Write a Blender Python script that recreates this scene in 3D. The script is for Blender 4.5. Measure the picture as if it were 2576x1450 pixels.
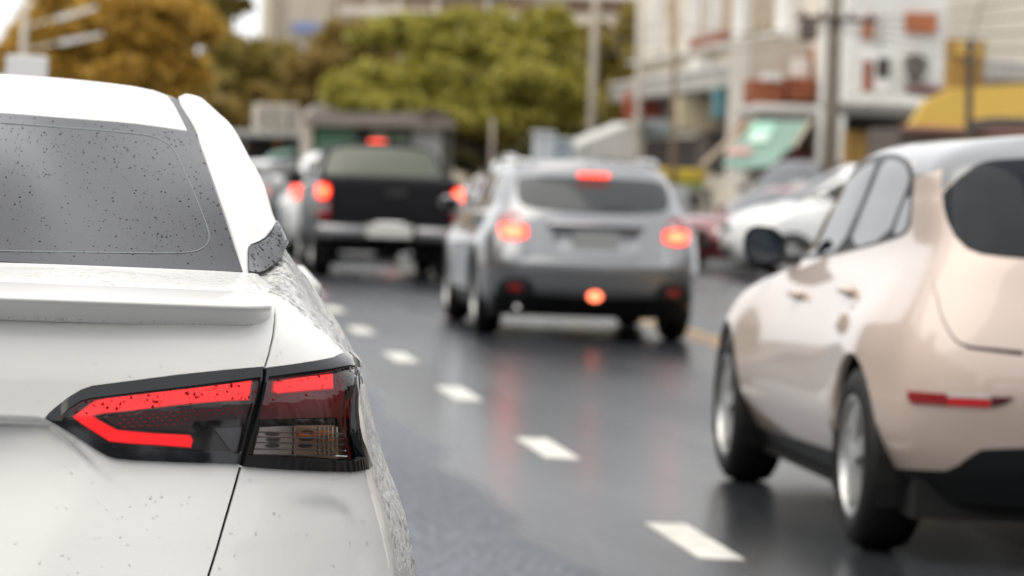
import bpy, math, random
import numpy as np
from mathutils import Vector, Matrix
from mathutils.geometry import delaunay_2d_cdt

sc = bpy.context.scene
for o in list(bpy.data.objects):
    bpy.data.objects.remove(o)
random.seed(7)
rng = np.random.default_rng(7)

# ------------------------------------------------------------------ camera
F_PX, CAM_H = 8800.0, 1.3           # focal length in pixels of a 2576 px wide frame, height of the lens
ROLL, YAW, PITCH = math.radians(2.2), math.radians(6.22), math.radians(1.79)
FWD = np.array([math.sin(YAW) * math.cos(PITCH), math.cos(YAW) * math.cos(PITCH), -math.sin(PITCH)])
_r0 = np.array([math.cos(YAW), -math.sin(YAW), 0.0])
_u0 = np.cross(_r0, FWD)
RGT = _r0 * math.cos(ROLL) + _u0 * math.sin(ROLL)
UPV = _u0 * math.cos(ROLL) - _r0 * math.sin(ROLL)
CAM = np.array([0.0, 0.0, CAM_H])

cam_d = bpy.data.cameras.new('camera')
cam = bpy.data.objects.new('camera', cam_d)
sc.collection.objects.link(cam)
m = Matrix.Identity(4)
for i in range(3):
    m[i][0], m[i][1], m[i][2], m[i][3] = RGT[i], UPV[i], -FWD[i], CAM[i]
cam.matrix_world = m
cam_d.sensor_width = 36.0
cam_d.lens = 36.0 * F_PX / 2576.0
cam_d.clip_start, cam_d.clip_end = 0.1, 3000.0
cam_d.dof.use_dof = True
cam_d.dof.focus_distance = 5.9
cam_d.dof.aperture_fstop = 5.0
sc.camera = cam

# ------------------------------------------------------------------ sky, sun, exposure
SUN_EL, SUN_AZ = math.radians(60), math.radians(250)   # azimuth from +Y, clockwise
w = bpy.data.worlds.new('World')
sc.world = w
w.use_nodes = True
nt = w.node_tree
nt.nodes.clear()
sky = nt.nodes.new('ShaderNodeTexSky')
sky.sky_type = 'NISHITA'
sky.sun_disc = False
sky.sun_elevation, sky.sun_rotation = SUN_EL, SUN_AZ
sky.air_density, sky.dust_density, sky.ozone_density = 1.0, 2.0, 1.0
hs = nt.nodes.new('ShaderNodeHueSaturation')
hs.inputs['Saturation'].default_value = 0.10
bg = nt.nodes.new('ShaderNodeBackground')
bg.inputs['Strength'].default_value = 0.10
wo = nt.nodes.new('ShaderNodeOutputWorld')
cloud = nt.nodes.new('ShaderNodeMixRGB')            # even cloud deck in front of the clear sky
cloud.inputs[0].default_value = 0.8
cloud.inputs[2].default_value = (8.0, 8.15, 8.3, 1)
nt.links.new(sky.outputs[0], hs.inputs['Color'])
nt.links.new(hs.outputs[0], cloud.inputs[1])
nt.links.new(cloud.outputs[0], bg.inputs['Color'])
nt.links.new(bg.outputs[0], wo.inputs['Surface'])

sun_d = bpy.data.lights.new('sun', 'SUN')
sun_d.energy, sun_d.angle, sun_d.color = 1.4, math.radians(70), (1.0, 0.92, 0.80)
sun = bpy.data.objects.new('sun', sun_d)
sc.collection.objects.link(sun)
sdir = Vector((math.sin(SUN_AZ) * math.cos(SUN_EL), math.cos(SUN_AZ) * math.cos(SUN_EL), math.sin(SUN_EL)))
sun.rotation_euler = sdir.to_track_quat('Z', 'Y').to_euler()

vs = sc.view_settings
sc.display_settings.display_device = 'sRGB'
vs.view_transform, vs.look, vs.gamma, vs.use_curve_mapping = 'Standard', 'None', 1.0, False
vs.exposure = 0.85
sc.render.engine = 'CYCLES'
sc.cycles.use_denoising = True
sc.cycles.max_bounces = 8
sc.cycles.transparent_max_bounces = 12
sc.cycles.sample_clamp_indirect = 8.0


# ------------------------------------------------------------------ pixel helpers (2576 px wide frame)
def ray(px, py):
    return FWD + RGT * (px - 1288.0) / F_PX + UPV * (725.0 - py) / F_PX


def W(px, py, Y):
    """world point seen at a pixel, at distance Y along the road"""
    d = ray(px, py)
    return CAM + d * (Y / d[1])


def proj(p):
    q = np.atleast_2d(p) - CAM
    z = q @ FWD
    return np.stack([1288.0 + F_PX * (q @ RGT) / z, 725.0 - F_PX * (q @ UPV) / z], 1)


# ------------------------------------------------------------------ materials
MATS = {}


def mat(name, col, rough=0.5, metal=0.0, ior=1.5, coat=0.0, emit=None, es=1.0, var=0.0, vscale=8.0, bump=0.0,
        bscale=40.0, trans=0.0, island=0.0, subsurf=0.0):
    if name in MATS:
        return MATS[name]
    mm = bpy.data.materials.new(name)
    mm.use_nodes = True
    t = mm.node_tree
    b = t.nodes['Principled BSDF']
    b.inputs['Base Color'].default_value = (*col, 1)
    b.inputs['Roughness'].default_value = rough
    b.inputs['Metallic'].default_value = metal
    b.inputs['IOR'].default_value = ior
    b.inputs['Coat Weight'].default_value = coat
    b.inputs['Coat Roughness'].default_value = 0.05
    b.inputs['Transmission Weight'].default_value = trans
    if emit:
        b.inputs['Emission Color'].default_value = (*emit, 1)
        b.inputs['Emission Strength'].default_value = es
    if var or bump:
        tc = t.nodes.new('ShaderNodeTexCoord')
        nz = t.nodes.new('ShaderNodeTexNoise')
        nz.inputs['Scale'].default_value = vscale
        nz.inputs['Detail'].default_value = 6
        t.links.new(tc.outputs['Object'], nz.inputs['Vector'])
        if var:
            mr = t.nodes.new('ShaderNodeMapRange')
            mr.inputs['From Min'].default_value, mr.inputs['From Max'].default_value = 0.3, 0.7
            mr.inputs['To Min'].default_value, mr.inputs['To Max'].default_value = 1 - var, 1 + var
            t.links.new(nz.outputs[0], mr.inputs['Value'])
            hv = t.nodes.new('ShaderNodeHueSaturation')
            hv.inputs['Color'].default_value = (*col, 1)
            t.links.new(mr.outputs[0], hv.inputs['Value'])
            t.links.new(hv.outputs[0], b.inputs['Base Color'])
        if bump:
            n2 = t.nodes.new('ShaderNodeTexNoise')
            n2.inputs['Scale'].default_value = bscale
            n2.inputs['Detail'].default_value = 4
            t.links.new(tc.outputs['Object'], n2.inputs['Vector'])
            bp = t.nodes.new('ShaderNodeBump')
            bp.inputs['Strength'].default_value = bump
            bp.inputs['Distance'].default_value = 0.01
            t.links.new(n2.outputs[0], bp.inputs['Height'])
            t.links.new(bp.outputs[0], b.inputs['Normal'])
    if island:
        g = t.nodes.new('ShaderNodeNewGeometry')
        mr = t.nodes.new('ShaderNodeMapRange')
        mr.inputs['To Min'].default_value, mr.inputs['To Max'].default_value = 1 - island, 1 + island
        t.links.new(g.outputs['Random Per Island'], mr.inputs['Value'])
        hv = t.nodes.new('ShaderNodeHueSaturation')
        hv.inputs['Color'].default_value = (*col, 1)
        t.links.new(mr.outputs[0], hv.inputs['Value'])
        t.links.new(hv.outputs[0], b.inputs['Base Color'])
    MATS[name] = mm
    return mm


def leaf_mat(name, col, var=0.45):
    if name in MATS:
        return MATS[name]
    mm = bpy.data.materials.new(name)
    mm.use_nodes = True
    t = mm.node_tree
    b = t.nodes['Principled BSDF']
    b.inputs['Roughness'].default_value = 0.6
    g = t.nodes.new('ShaderNodeNewGeometry')
    mr = t.nodes.new('ShaderNodeMapRange')
    mr.inputs['To Min'].default_value, mr.inputs['To Max'].default_value = 1 - var, 1 + var
    hv = t.nodes.new('ShaderNodeHueSaturation')
    hv.inputs['Color'].default_value = (*col, 1)
    t.links.new(g.outputs['Random Per Island'], mr.inputs['Value'])
    t.links.new(mr.outputs[0], hv.inputs['Value'])
    t.links.new(hv.outputs[0], b.inputs['Base Color'])
    tr = t.nodes.new('ShaderNodeBsdfTranslucent')
    t.links.new(hv.outputs[0], tr.inputs['Color'])
    mx = t.nodes.new('ShaderNodeMixShader')
    mx.inputs[0].default_value = 0.4
    t.links.new(b.outputs[0], mx.inputs[1])
    t.links.new(tr.outputs[0], mx.inputs[2])
    t.links.new(mx.outputs[0], t.nodes['Material Output'].inputs['Surface'])
    MATS[name] = mm
    return mm


def clear_mat(name, tint, ior=1.5, rough=0.02):
    """thin clear plastic: passes tinted light straight through and mirrors the surroundings by Fresnel"""
    if name in MATS:
        return MATS[name]
    mm = bpy.data.materials.new(name)
    mm.use_nodes = True
    t = mm.node_tree
    t.nodes.remove(t.nodes['Principled BSDF'])
    tr = t.nodes.new('ShaderNodeBsdfTransparent')
    tr.inputs[0].default_value = (*tint, 1)
    gl = t.nodes.new('ShaderNodeBsdfGlossy')
    gl.inputs['Roughness'].default_value = rough
    fr = t.nodes.new('ShaderNodeFresnel')
    fr.inputs[0].default_value = ior
    mx = t.nodes.new('ShaderNodeMixShader')
    t.links.new(fr.outputs[0], mx.inputs[0])
    t.links.new(tr.outputs[0], mx.inputs[1])
    t.links.new(gl.outputs[0], mx.inputs[2])
    t.links.new(mx.outputs[0], t.nodes['Material Output'].inputs['Surface'])
    MATS[name] = mm
    return mm


def paint(name, col, rough=0.35, metal=0.0, coat=1.0):
    return mat(name, col, rough=rough, metal=metal, coat=coat)


GLASS = mat('tinted_glass', (0.010, 0.012, 0.015), rough=0.03, ior=1.48)
RUBBER = mat('tyre_rubber', (0.007, 0.007, 0.008), rough=0.6, bump=0.3, bscale=60)
BLACKP = mat('black_plastic', (0.012, 0.013, 0.014), rough=0.45)
VOIDM = mat('unlit_black', (0.006, 0.006, 0.006), rough=0.9)
CHROME = mat('brushed_chrome', (0.62, 0.62, 0.62), rough=0.22, metal=1.0)
ALLOY = mat('alloy_silver', (0.55, 0.55, 0.54), rough=0.30, metal=0.75)
RIMDARK = mat('rim_dark', (0.012, 0.012, 0.013), rough=0.4, metal=0.4)
BRAKE = mat('lit_brake_lamp', (0.5, 0.02, 0.01), rough=0.3, emit=(1.0, 0.05, 0.02), es=2.0)
BRAKEHOT = mat('lit_brake_core', (0.6, 0.05, 0.02), rough=0.3, emit=(1.0, 0.20, 0.09), es=2.2)
REDLENS = mat('red_lens', (0.30, 0.008, 0.012), rough=0.08, coat=1.0)
PLATE = mat('number_plate_white', (0.62, 0.62, 0.58), rough=0.4)
HEADL = mat('headlight_glass', (0.55, 0.56, 0.55), rough=0.08, coat=1.0)


# ------------------------------------------------------------------ object helpers
COL = sc.collection.objects


def tag(o, label=None, cat=None, group=None, kind=None):
    if label:
        o['label'] = label
    if cat:
        o['category'] = cat
    if group:
        o['group'] = group
    if kind:
        o['kind'] = kind
    return o


def empty(name, loc=(0, 0, 0), rz=0.0, label=None, cat=None, group=None):
    o = bpy.data.objects.new(name, None)
    o.empty_display_size = 0.2
    COL.link(o)
    o.location = loc
    o.rotation_euler = (0, 0, rz)
    return tag(o, label, cat, group)


def mesh_obj(name, V, Fs, m, parent=None, normals=None, smooth=True):
    me = bpy.data.meshes.new(name)
    me.from_pydata([tuple(v) for v in V], [], [tuple(int(i) for i in f) for f in Fs])
    me.update()
    if m is not None:
        me.materials.append(m)
    if smooth:
        me.polygons.foreach_set('use_smooth', [True] * len(me.polygons))
    if normals is not None:
        me.normals_split_custom_set_from_vertices([tuple(n) for n in normals])
    o = bpy.data.objects.new(name, me)
    COL.link(o)
    if parent is not None:
        o.parent = parent
    return o


class MB:
    """collects simple solids that belong to one part"""

    def __init__(self):
        self.V, self.F = [], []

    def add(self, V, Fs):
        n = len(self.V)
        self.V += [tuple(v) for v in V]
        self.F += [tuple(i + n for i in f) for f in Fs]
        return self

    def box(self, c, s, rz=0.0, bevel=0.0):
        x, y, z = (k / 2 for k in s)
        b = min(bevel, x * .9, y * .9, z * .9)
        if b > 0:
            P, Fc = [], []
            for sx in (-1, 1):
                for sy in (-1, 1):
                    for sz in (-1, 1):
                        P += [(sx * x, sy * (y - b), sz * (z - b)), (sx * (x - b), sy * y, sz * (z - b)), (sx * (x - b), sy * (y - b), sz * z)]
            idx = lambda sx, sy, sz, k: (((sx > 0) * 4 + (sy > 0) * 2 + (sz > 0)) * 3 + k)
            for s1 in (-1, 1):
                Fc.append([idx(s1, a, b_, 0) for a, b_ in ((-1, -1), (1, -1), (1, 1), (-1, 1))])
                Fc.append([idx(a, s1, b_, 1) for a, b_ in ((-1, -1), (1, -1), (1, 1), (-1, 1))])
                Fc.append([idx(a, b_, s1, 2) for a, b_ in ((-1, -1), (1, -1), (1, 1), (-1, 1))])
            for a in (-1, 1):
                for b_ in (-1, 1):
                    Fc.append([idx(a, b_, -1, 0), idx(a, b_, 1, 0), idx(a, b_, 1, 1), idx(a, b_, -1, 1)])
                    Fc.append([idx(a, -1, b_, 0), idx(a, 1, b_, 0), idx(a, 1, b_, 2), idx(a, -1, b_, 2)])
                    Fc.append([idx(-1, a, b_, 1), idx(1, a, b_, 1), idx(1, a, b_, 2), idx(-1, a, b_, 2)])
                    for c_ in (-1, 1):
                        Fc.append([idx(a, b_, c_, 0), idx(a, b_, c_, 1), idx(a, b_, c_, 2)])
        else:
            P = [(sx * x, sy * y, sz * z) for sx in (-1, 1) for sy in (-1, 1) for sz in (-1, 1)]
            Fc = [(0, 1, 3, 2), (4, 6, 7, 5), (0, 4, 5, 1), (2, 3, 7, 6), (0, 2, 6, 4), (1, 5, 7, 3)]
        # orient outward
        out = []
        for f in Fc:
            a = np.array([P[i] for i in f])
            n = np.cross(a[1] - a[0], a[2] - a[0])
            out.append(tuple(f) if n @ a.mean(0) >= 0 else tuple(reversed(f)))
        ca, sa = math.cos(rz), math.sin(rz)
        return self.add([(c[0] + p[0] * ca - p[1] * sa, c[1] + p[0] * sa + p[1] * ca, c[2] + p[2]) for p in P], out)

    def tube(self, pts, r, n=8, caps=True):
        pts = [np.array(p, float) for p in pts]
        rs = r if hasattr(r, '__len__') else [r] * len(pts)
        base = len(self.V)
        for i, p in enumerate(pts):
            d = pts[min(i + 1, len(pts) - 1)] - pts[max(i - 1, 0)]
            d = d / (np.linalg.norm(d) + 1e-9)
            a = np.cross(d, (0, 0, 1.0))
            if np.linalg.norm(a) < 1e-3:
                a = np.array([1.0, 0, 0])
            a = a / np.linalg.norm(a)
            b = np.cross(a, d)
            for k in range(n):
                t = 2 * math.pi * k / n
                self.V.append(tuple(p + rs[i] * (math.cos(t) * a + math.sin(t) * b)))
        for i in range(len(pts) - 1):
            for k in range(n):
                k2 = (k + 1) % n
                self.F.append((base + i * n + k, base + i * n + k2, base + (i + 1) * n + k2, base + (i + 1) * n + k))
        if caps:
            self.F.append(tuple(base + k for k in reversed(range(n))))
            self.F.append(tuple(base + (len(pts) - 1) * n + k for k in range(n)))
        return self

    def prism(self, poly, direction):
        """closed solid from a 3-D polygon pushed along a vector"""
        poly = [np.array(p, float) for p in poly]
        d = np.array(direction, float)
        n = len(poly)
        a = np.cross(poly[1] - poly[0], poly[2] - poly[0])
        if a @ d > 0:
            poly = poly[::-1]
        self.add([tuple(p) for p in poly] + [tuple(p + d) for p in poly],
                 [tuple(range(n)), tuple(reversed(range(n, 2 * n)))] + [(i, i + n, (i + 1) % n + n, (i + 1) % n) for i in range(n)])
        return self

    def build(self, name, m, parent=None, smooth=False):
        return mesh_obj(name, self.V, self.F, m, parent, smooth=smooth)


# ------------------------------------------------------------------ car-body surfaces
def _basis(k, t):
    """Catmull-Rom weights on a padded, non-uniform knot vector k (first and last are pads)"""
    i = np.clip(np.searchsorted(k, t, side='right') - 1, 1, len(k) - 3)
    k0, k1, k2, k3 = k[i - 1], k[i], k[i + 1], k[i + 2]
    h = k2 - k1
    s = (t - k1) / h
    h00, h10 = 2 * s**3 - 3 * s**2 + 1, s**3 - 2 * s**2 + s
    h01, h11 = -2 * s**3 + 3 * s**2, s**3 - s**2
    a, b = h / (k2 - k0), h / (k3 - k1)
    return i, np.stack([-h10 * a, h00 - h11 * b, h01 + h10 * a, h11 * b], 1)


class Surf:
    """smooth surface through a control net (rows upwards, columns from the rear centre round the right flank)"""

    def __init__(self, net, mirror_u=(True, True), spine=False, disp=None, res=(220, 150)):
        net = np.array(net, float)
        fl = np.array([-1.0, 1, 1])
        a = net[:, 1] * fl if mirror_u[0] else 2 * net[:, 0] - net[:, 1]
        b = net[:, -2] * fl if mirror_u[1] else 2 * net[:, -1] - net[:, -2]
        net = np.concatenate([a[:, None], net, b[:, None]], 1)
        a = 2 * net[0] - net[1]
        b = net[-2] * fl if spine else 2 * net[-1] - net[-2]
        self.net = np.concatenate([a[None], net, b[None]], 0)
        du = np.maximum(np.linalg.norm(np.diff(self.net, axis=1), axis=2)[1:-1].mean(0), 1e-3)
        dv = np.maximum(np.linalg.norm(np.diff(self.net, axis=0), axis=2)[:, 1:-1].mean(1), 1e-3)
        self.ku = np.concatenate([[0], np.cumsum(du)]) - du[0]
        self.kv = np.concatenate([[0], np.cumsum(dv)]) - dv[0]
        self.U, self.V = self.ku[-2], self.kv[-2]
        self.disp = disp
        gu, gv = np.meshgrid(np.linspace(0, self.U, res[0]), np.linspace(0, self.V, res[1]))
        self.guv = np.stack([gu.ravel(), gv.ravel()], 1)
        self.gp = self.ev(self.guv)
        self.gn = self.nrm(self.guv)

    def ev(self, uv):
        u = np.clip(uv[:, 0], 0, self.U)
        v = np.clip(uv[:, 1], 0, self.V)
        iu, wu = _basis(self.ku, u)
        iv, wv = _basis(self.kv, v)
        p = np.zeros((len(uv), 3))
        for a in range(4):
            for b in range(4):
                p += (wv[:, a] * wu[:, b])[:, None] * self.net[iv + a - 1, iu + b - 1]
        if self.disp:
            p = self.disp(p)
        return p

    def _fd(self, f, uv, e=2e-3):
        u0, u1 = np.clip(uv - [e, 0], 0, [self.U, self.V]), np.clip(uv + [e, 0], 0, [self.U, self.V])
        v0, v1 = np.clip(uv - [0, e], 0, [self.U, self.V]), np.clip(uv + [0, e], 0, [self.U, self.V])
        n = np.cross(f(u1) - f(u0), f(v1) - f(v0))
        return n / np.maximum(np.linalg.norm(n, axis=1), 1e-12)[:, None]

    def nrm(self, uv):
        return self._fd(self.ev, uv)

    def inv(self, q, f, mask=None):
        """surface parameters of 2-D points q under the projection f(points)->2-D"""
        q = np.asarray(q, float)
        g = f(self.gp)
        idx = np.arange(len(g)) if mask is None else np.nonzero(mask(self.gp, self.gn))[0]
        d = ((q[:, None] - g[idx][None]) ** 2).sum(2)
        uv = self.guv[idx[d.argmin(1)]].copy()
        e = 1e-3
        for _ in range(8):
            r = q - f(self.ev(uv))
            sgn = np.where(uv > [self.U - 2 * e, self.V - 2 * e], -1.0, 1.0)
            base = f(self.ev(uv))
            ju = (f(self.ev(uv + np.stack([sgn[:, 0] * e, 0 * sgn[:, 0]], 1))) - base) / (sgn[:, :1] * e)
            jv = (f(self.ev(uv + np.stack([0 * sgn[:, 1], sgn[:, 1] * e], 1))) - base) / (sgn[:, 1:] * e)
            det = ju[:, 0] * jv[:, 1] - ju[:, 1] * jv[:, 0]
            det = np.where(np.abs(det) < 1e-9, 1e-9, det)
            st = np.stack([(r[:, 0] * jv[:, 1] - r[:, 1] * jv[:, 0]) / det, (ju[:, 0] * r[:, 1] - ju[:, 1] * r[:, 0]) / det], 1)
            uv = np.clip(uv + np.clip(st, -0.03, 0.03), 0, [self.U, self.V])
        return uv


def inside(poly, pts):
    x, y = pts[:, 0], pts[:, 1]
    c = np.zeros(len(pts), bool)
    j = len(poly) - 1
    for i in range(len(poly)):
        xi, yi = poly[i]
        xj, yj = poly[j]
        if yi != yj:
            c ^= ((yi > y) != (yj > y)) & (x < (xj - xi) * (y - yi) / (yj - yi) + xi)
        j = i
    return c


def densify(poly, step, closed=True):
    out = []
    n = len(poly)
    for i in range(n if closed else n - 1):
        a, b = np.array(poly[i], float), np.array(poly[(i + 1) % n], float)
        k = max(1, int(np.ceil(np.linalg.norm(b - a) / step)))
        out += [a + (b - a) * t / k for t in range(k)]
    if not closed:
        out.append(np.array(poly[-1], float))
    return np.array(out)


def chaikin(poly, it=2, closed=True, r=0.25):
    p = np.array(poly, float)
    for _ in range(it):
        n = len(p)
        q = []
        for i in range(n if closed else n - 1):
            a, b = p[i], p[(i + 1) % n]
            q += [a * (1 - r) + b * r, a * r + b * (1 - r)]
        if not closed:
            q = [p[0]] + q + [p[-1]]
        p = np.array(q)
    return p


def stroke(pts, width):
    """thin polygon along a 2-D polyline"""
    p = np.array(pts, float)
    wd = width if hasattr(width, '__len__') else [width] * len(p)
    t = np.gradient(p, axis=0)
    t /= np.linalg.norm(t, axis=1)[:, None]
    n = np.stack([-t[:, 1], t[:, 0]], 1) * (np.array(wd) / 2)[:, None]
    return np.concatenate([p + n, (p - n)[::-1]])


def panels(S, regions, parent, base=None, step=0.02, bbox=None, fine_u=None):
    """cuts the surface along the outlines of the regions; every region becomes its own shell with edges.
    region: dict(name, uv, mat, off (metres or function of local points), rim, side: 'join'|'both'|'R'|'L')"""
    lo, hi = np.array([0, 0.0]), np.array([S.U, S.V])
    if bbox is not None:
        lo, hi = np.maximum(lo, bbox[0]), np.minimum(hi, bbox[1])
    nu, nv = max(2, int((hi[0] - lo[0]) / step)), max(2, int((hi[1] - lo[1]) / step))
    lu = np.linspace(lo[0], hi[0], nu + 1)
    if fine_u:                                   # finer columns up to fine_u, coarser ones beyond
        lu = np.concatenate([np.linspace(0, fine_u, int(fine_u / step)), np.linspace(fine_u, hi[0], int((hi[0] - fine_u) / step / 4))[1:]])
    gu, gv = np.meshgrid(lu, np.linspace(lo[1], hi[1], nv + 1))
    g = np.stack([gu.ravel(), gv.ravel()], 1)
    polys = []
    for r in regions:
        q = np.asarray(r['uv'])
        keep = [0]
        for i in range(1, len(q)):
            if np.linalg.norm(q[i] - q[keep[-1]]) > 4e-4:
                keep.append(i)
        if len(keep) > 3 and np.linalg.norm(q[keep[0]] - q[keep[-1]]) < 4e-4:
            keep.pop()
        r['uv'] = q[keep]
        polys.append(densify(r['uv'], step * 1.2))
    if polys:
        allp = np.concatenate(polys)
        keep = np.ones(len(g), bool)
        edge = (g[:, 0] == lo[0]) | (g[:, 0] == hi[0]) | (g[:, 1] == lo[1]) | (g[:, 1] == hi[1])
        for k in range(0, len(g), 4000):
            d = ((g[k:k + 4000, None] - allp[None]) ** 2).sum(2).min(1)
            keep[k:k + 4000] = d > (0.35 * step) ** 2
        g = g[keep | edge]
    verts = [Vector(p) for p in g]
    edges = []
    for p in polys:
        b = len(verts)
        verts += [Vector(q) for q in p]
        edges += [(b + i, b + (i + 1) % len(p)) for i in range(len(p))]
    ov, oe, of = delaunay_2d_cdt(verts, edges, [], 0, 1e-5, False)[:3]
    UV = np.array([tuple(v) for v in ov])
    T = np.array([t for t in of if len(t) == 3])
    cen = UV[T].mean(1)
    lab = np.zeros(len(T), int)
    for i, r in enumerate(regions):
        lab[inside(r['uv'], cen)] = i + 1
    # drop slivers outside
    ar = np.abs(np.cross(UV[T[:, 1]] - UV[T[:, 0]], UV[T[:, 2]] - UV[T[:, 0]]))
    ok = ar > 1e-10
    T, lab = T[ok], lab[ok]
    out = {}
    specs = [base] + list(regions)
    for i, r in enumerate(specs):
        if r is None or r.get('mat') is None:
            continue
        t = T[lab == i]
        if len(t) == 0:
            continue
        # same name several times -> handled separately
        used, tt = np.unique(t, return_inverse=True)
        tt = tt.reshape(t.shape)
        uv = UV[used]
        off = r.get('off', 0.0)

        def M(q, off=off):
            p = S.ev(q)
            if callable(off):
                return p + S.nrm(q) * off(p)[:, None]
            return p + S.nrm(q) * off if off else p
        P, N = M(uv), S._fd(M, uv)
        # orientation
        a, b, c = P[tt[:, 0]], P[tt[:, 1]], P[tt[:, 2]]
        fn = np.cross(b - a, c - a)
        flip = (fn * N[tt[:, 0]]).sum(1) < 0
        tt[flip] = tt[flip][:, ::-1]
        Fs = [tuple(x) for x in tt]
        ecount = {}
        for x in tt:
            for k in range(3):
                e = (x[k], x[(k + 1) % 3])
                key = (min(e), max(e))
                ecount.setdefault(key, []).append(e)
        join = r.get('side', 'join') == 'join'
        rim = r.get('rim', 0.008)
        bd = []
        for key, es in ecount.items():
            if len(es) == 1:
                e = es[0]
                if join and abs(P[e[0]][0]) < 2e-3 and abs(P[e[1]][0]) < 2e-3:
                    continue
                bd.append(e)
        Vl, Nl = [P], [N]
        n0 = len(P)
        if rim and bd:
            vs_ = sorted({a for e in bd for a in e})
            idx = {a: k for k, a in enumerate(vs_)}
            side = np.zeros((len(vs_), 3))
            for a, b in bd:
                d = P[b] - P[a]
                o_ = np.cross(d, N[a])
                ln = np.linalg.norm(o_)
                if ln > 1e-9:
                    side[idx[a]] += o_ / ln
                    side[idx[b]] += o_ / ln
            side /= np.maximum(np.linalg.norm(side, axis=1), 1e-9)[:, None]
            top = P[vs_]
            bot = top - N[vs_] * rim
            Vl += [top, bot]
            Nl += [(side + N[vs_]) / np.maximum(np.linalg.norm(side + N[vs_], axis=1), 1e-9)[:, None], side]
            nb = len(vs_)
            for a, b in bd:
                ia, ib = idx[a], idx[b]
                Fs.append((n0 + ib, n0 + ia, n0 + nb + ia, n0 + nb + ib))
        P, N = np.concatenate(Vl), np.concatenate(Nl)
        sd = r.get('side', 'join')
        res = []
        fl = np.array([-1.0, 1, 1])
        if sd == 'join':
            k = len(P)
            P2, N2 = np.concatenate([P, P * fl]), np.concatenate([N, N * fl])
            F2 = Fs + [tuple(int(q) + k for q in reversed(f)) for f in Fs]
            res.append(mesh_obj(r['name'], P2, F2, r['mat'], parent, N2))
        else:
            if sd in ('both', 'R'):
                res.append(mesh_obj(r['name'], P, Fs, r['mat'], parent, N))
            if sd in ('both', 'L'):
                res.append(mesh_obj(r['name'], P * fl, [tuple(reversed(f)) for f in Fs], r['mat'], parent, N * fl))
        for o in res:
            if r.get('label'):
                o['label'] = r['label']
            if r.get('kind'):
                o['kind'] = r['kind']
        out.setdefault(r['name'], []).extend(res)
    return out


class Car:
    """frame of one car: local x right, y forward from the tail, z up; heading turned by rz"""

    def __init__(self, name, x, y, rz=0.0, label='', cat='car', group='cars in the traffic'):
        self.o = empty(name, (x, y, 0), rz, label, cat, group)
        self.c = np.array([x, y, 0.0])
        self.R = np.array([[math.cos(rz), -math.sin(rz), 0], [math.sin(rz), math.cos(rz), 0], [0, 0, 1]])

    def world(self, p):
        return p @ self.R.T + self.c

    def L(self, px, py, y):
        return W(px, py, y + self.c[1]) - self.c      # only for rz = 0

    def px(self, S, poly, side='R', step=10.0, smooth=0, closed=True, r=0.25, rear=False):
        """outline traced in the picture -> surface parameters"""
        p = chaikin(poly, smooth, closed, r) if smooth else np.array(poly, float)
        p = densify(p, step, closed)
        fl = np.array([-1.0 if side == 'L' else 1.0, 1, 1])

        def f(q):
            return proj(self.world(q * fl))

        def mask(gp, gn):
            wp = self.world(gp * fl)
            wn = (gn * fl) @ self.R.T
            ok = ((wp - CAM) * wn).sum(1) < 0.02
            if rear:
                ok &= gn[:, 1] < 0
            return ok
        return S.inv(p, f, mask)

    def yz(self, S, poly, step=0.04, smooth=0, closed=True, xmin=0.3):
        p = chaikin(poly, smooth, closed) if smooth else np.array(poly, float)
        return S.inv(densify(p, step, closed), lambda q: q[:, [1, 2]], lambda gp, gn: (np.abs(gn[:, 0]) > 0.35) & (gp[:, 0] > xmin))

    def xz(self, S, poly, step=0.04, smooth=0, closed=True, front=False):
        p = chaikin(poly, smooth, closed) if smooth else np.array(poly, float)
        s = 1 if front else -1
        return S.inv(densify(p, step, closed), lambda q: q[:, [0, 2]], lambda gp, gn: gn[:, 1] * s > 0.12)


def arch(cy, cz, r, n=20):
    return [(cy + r * math.cos(t), max(cz + r * math.sin(t), 0.05)) for t in np.linspace(0, 2 * math.pi, n, endpoint=False)]


WHEELS = {}


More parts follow.
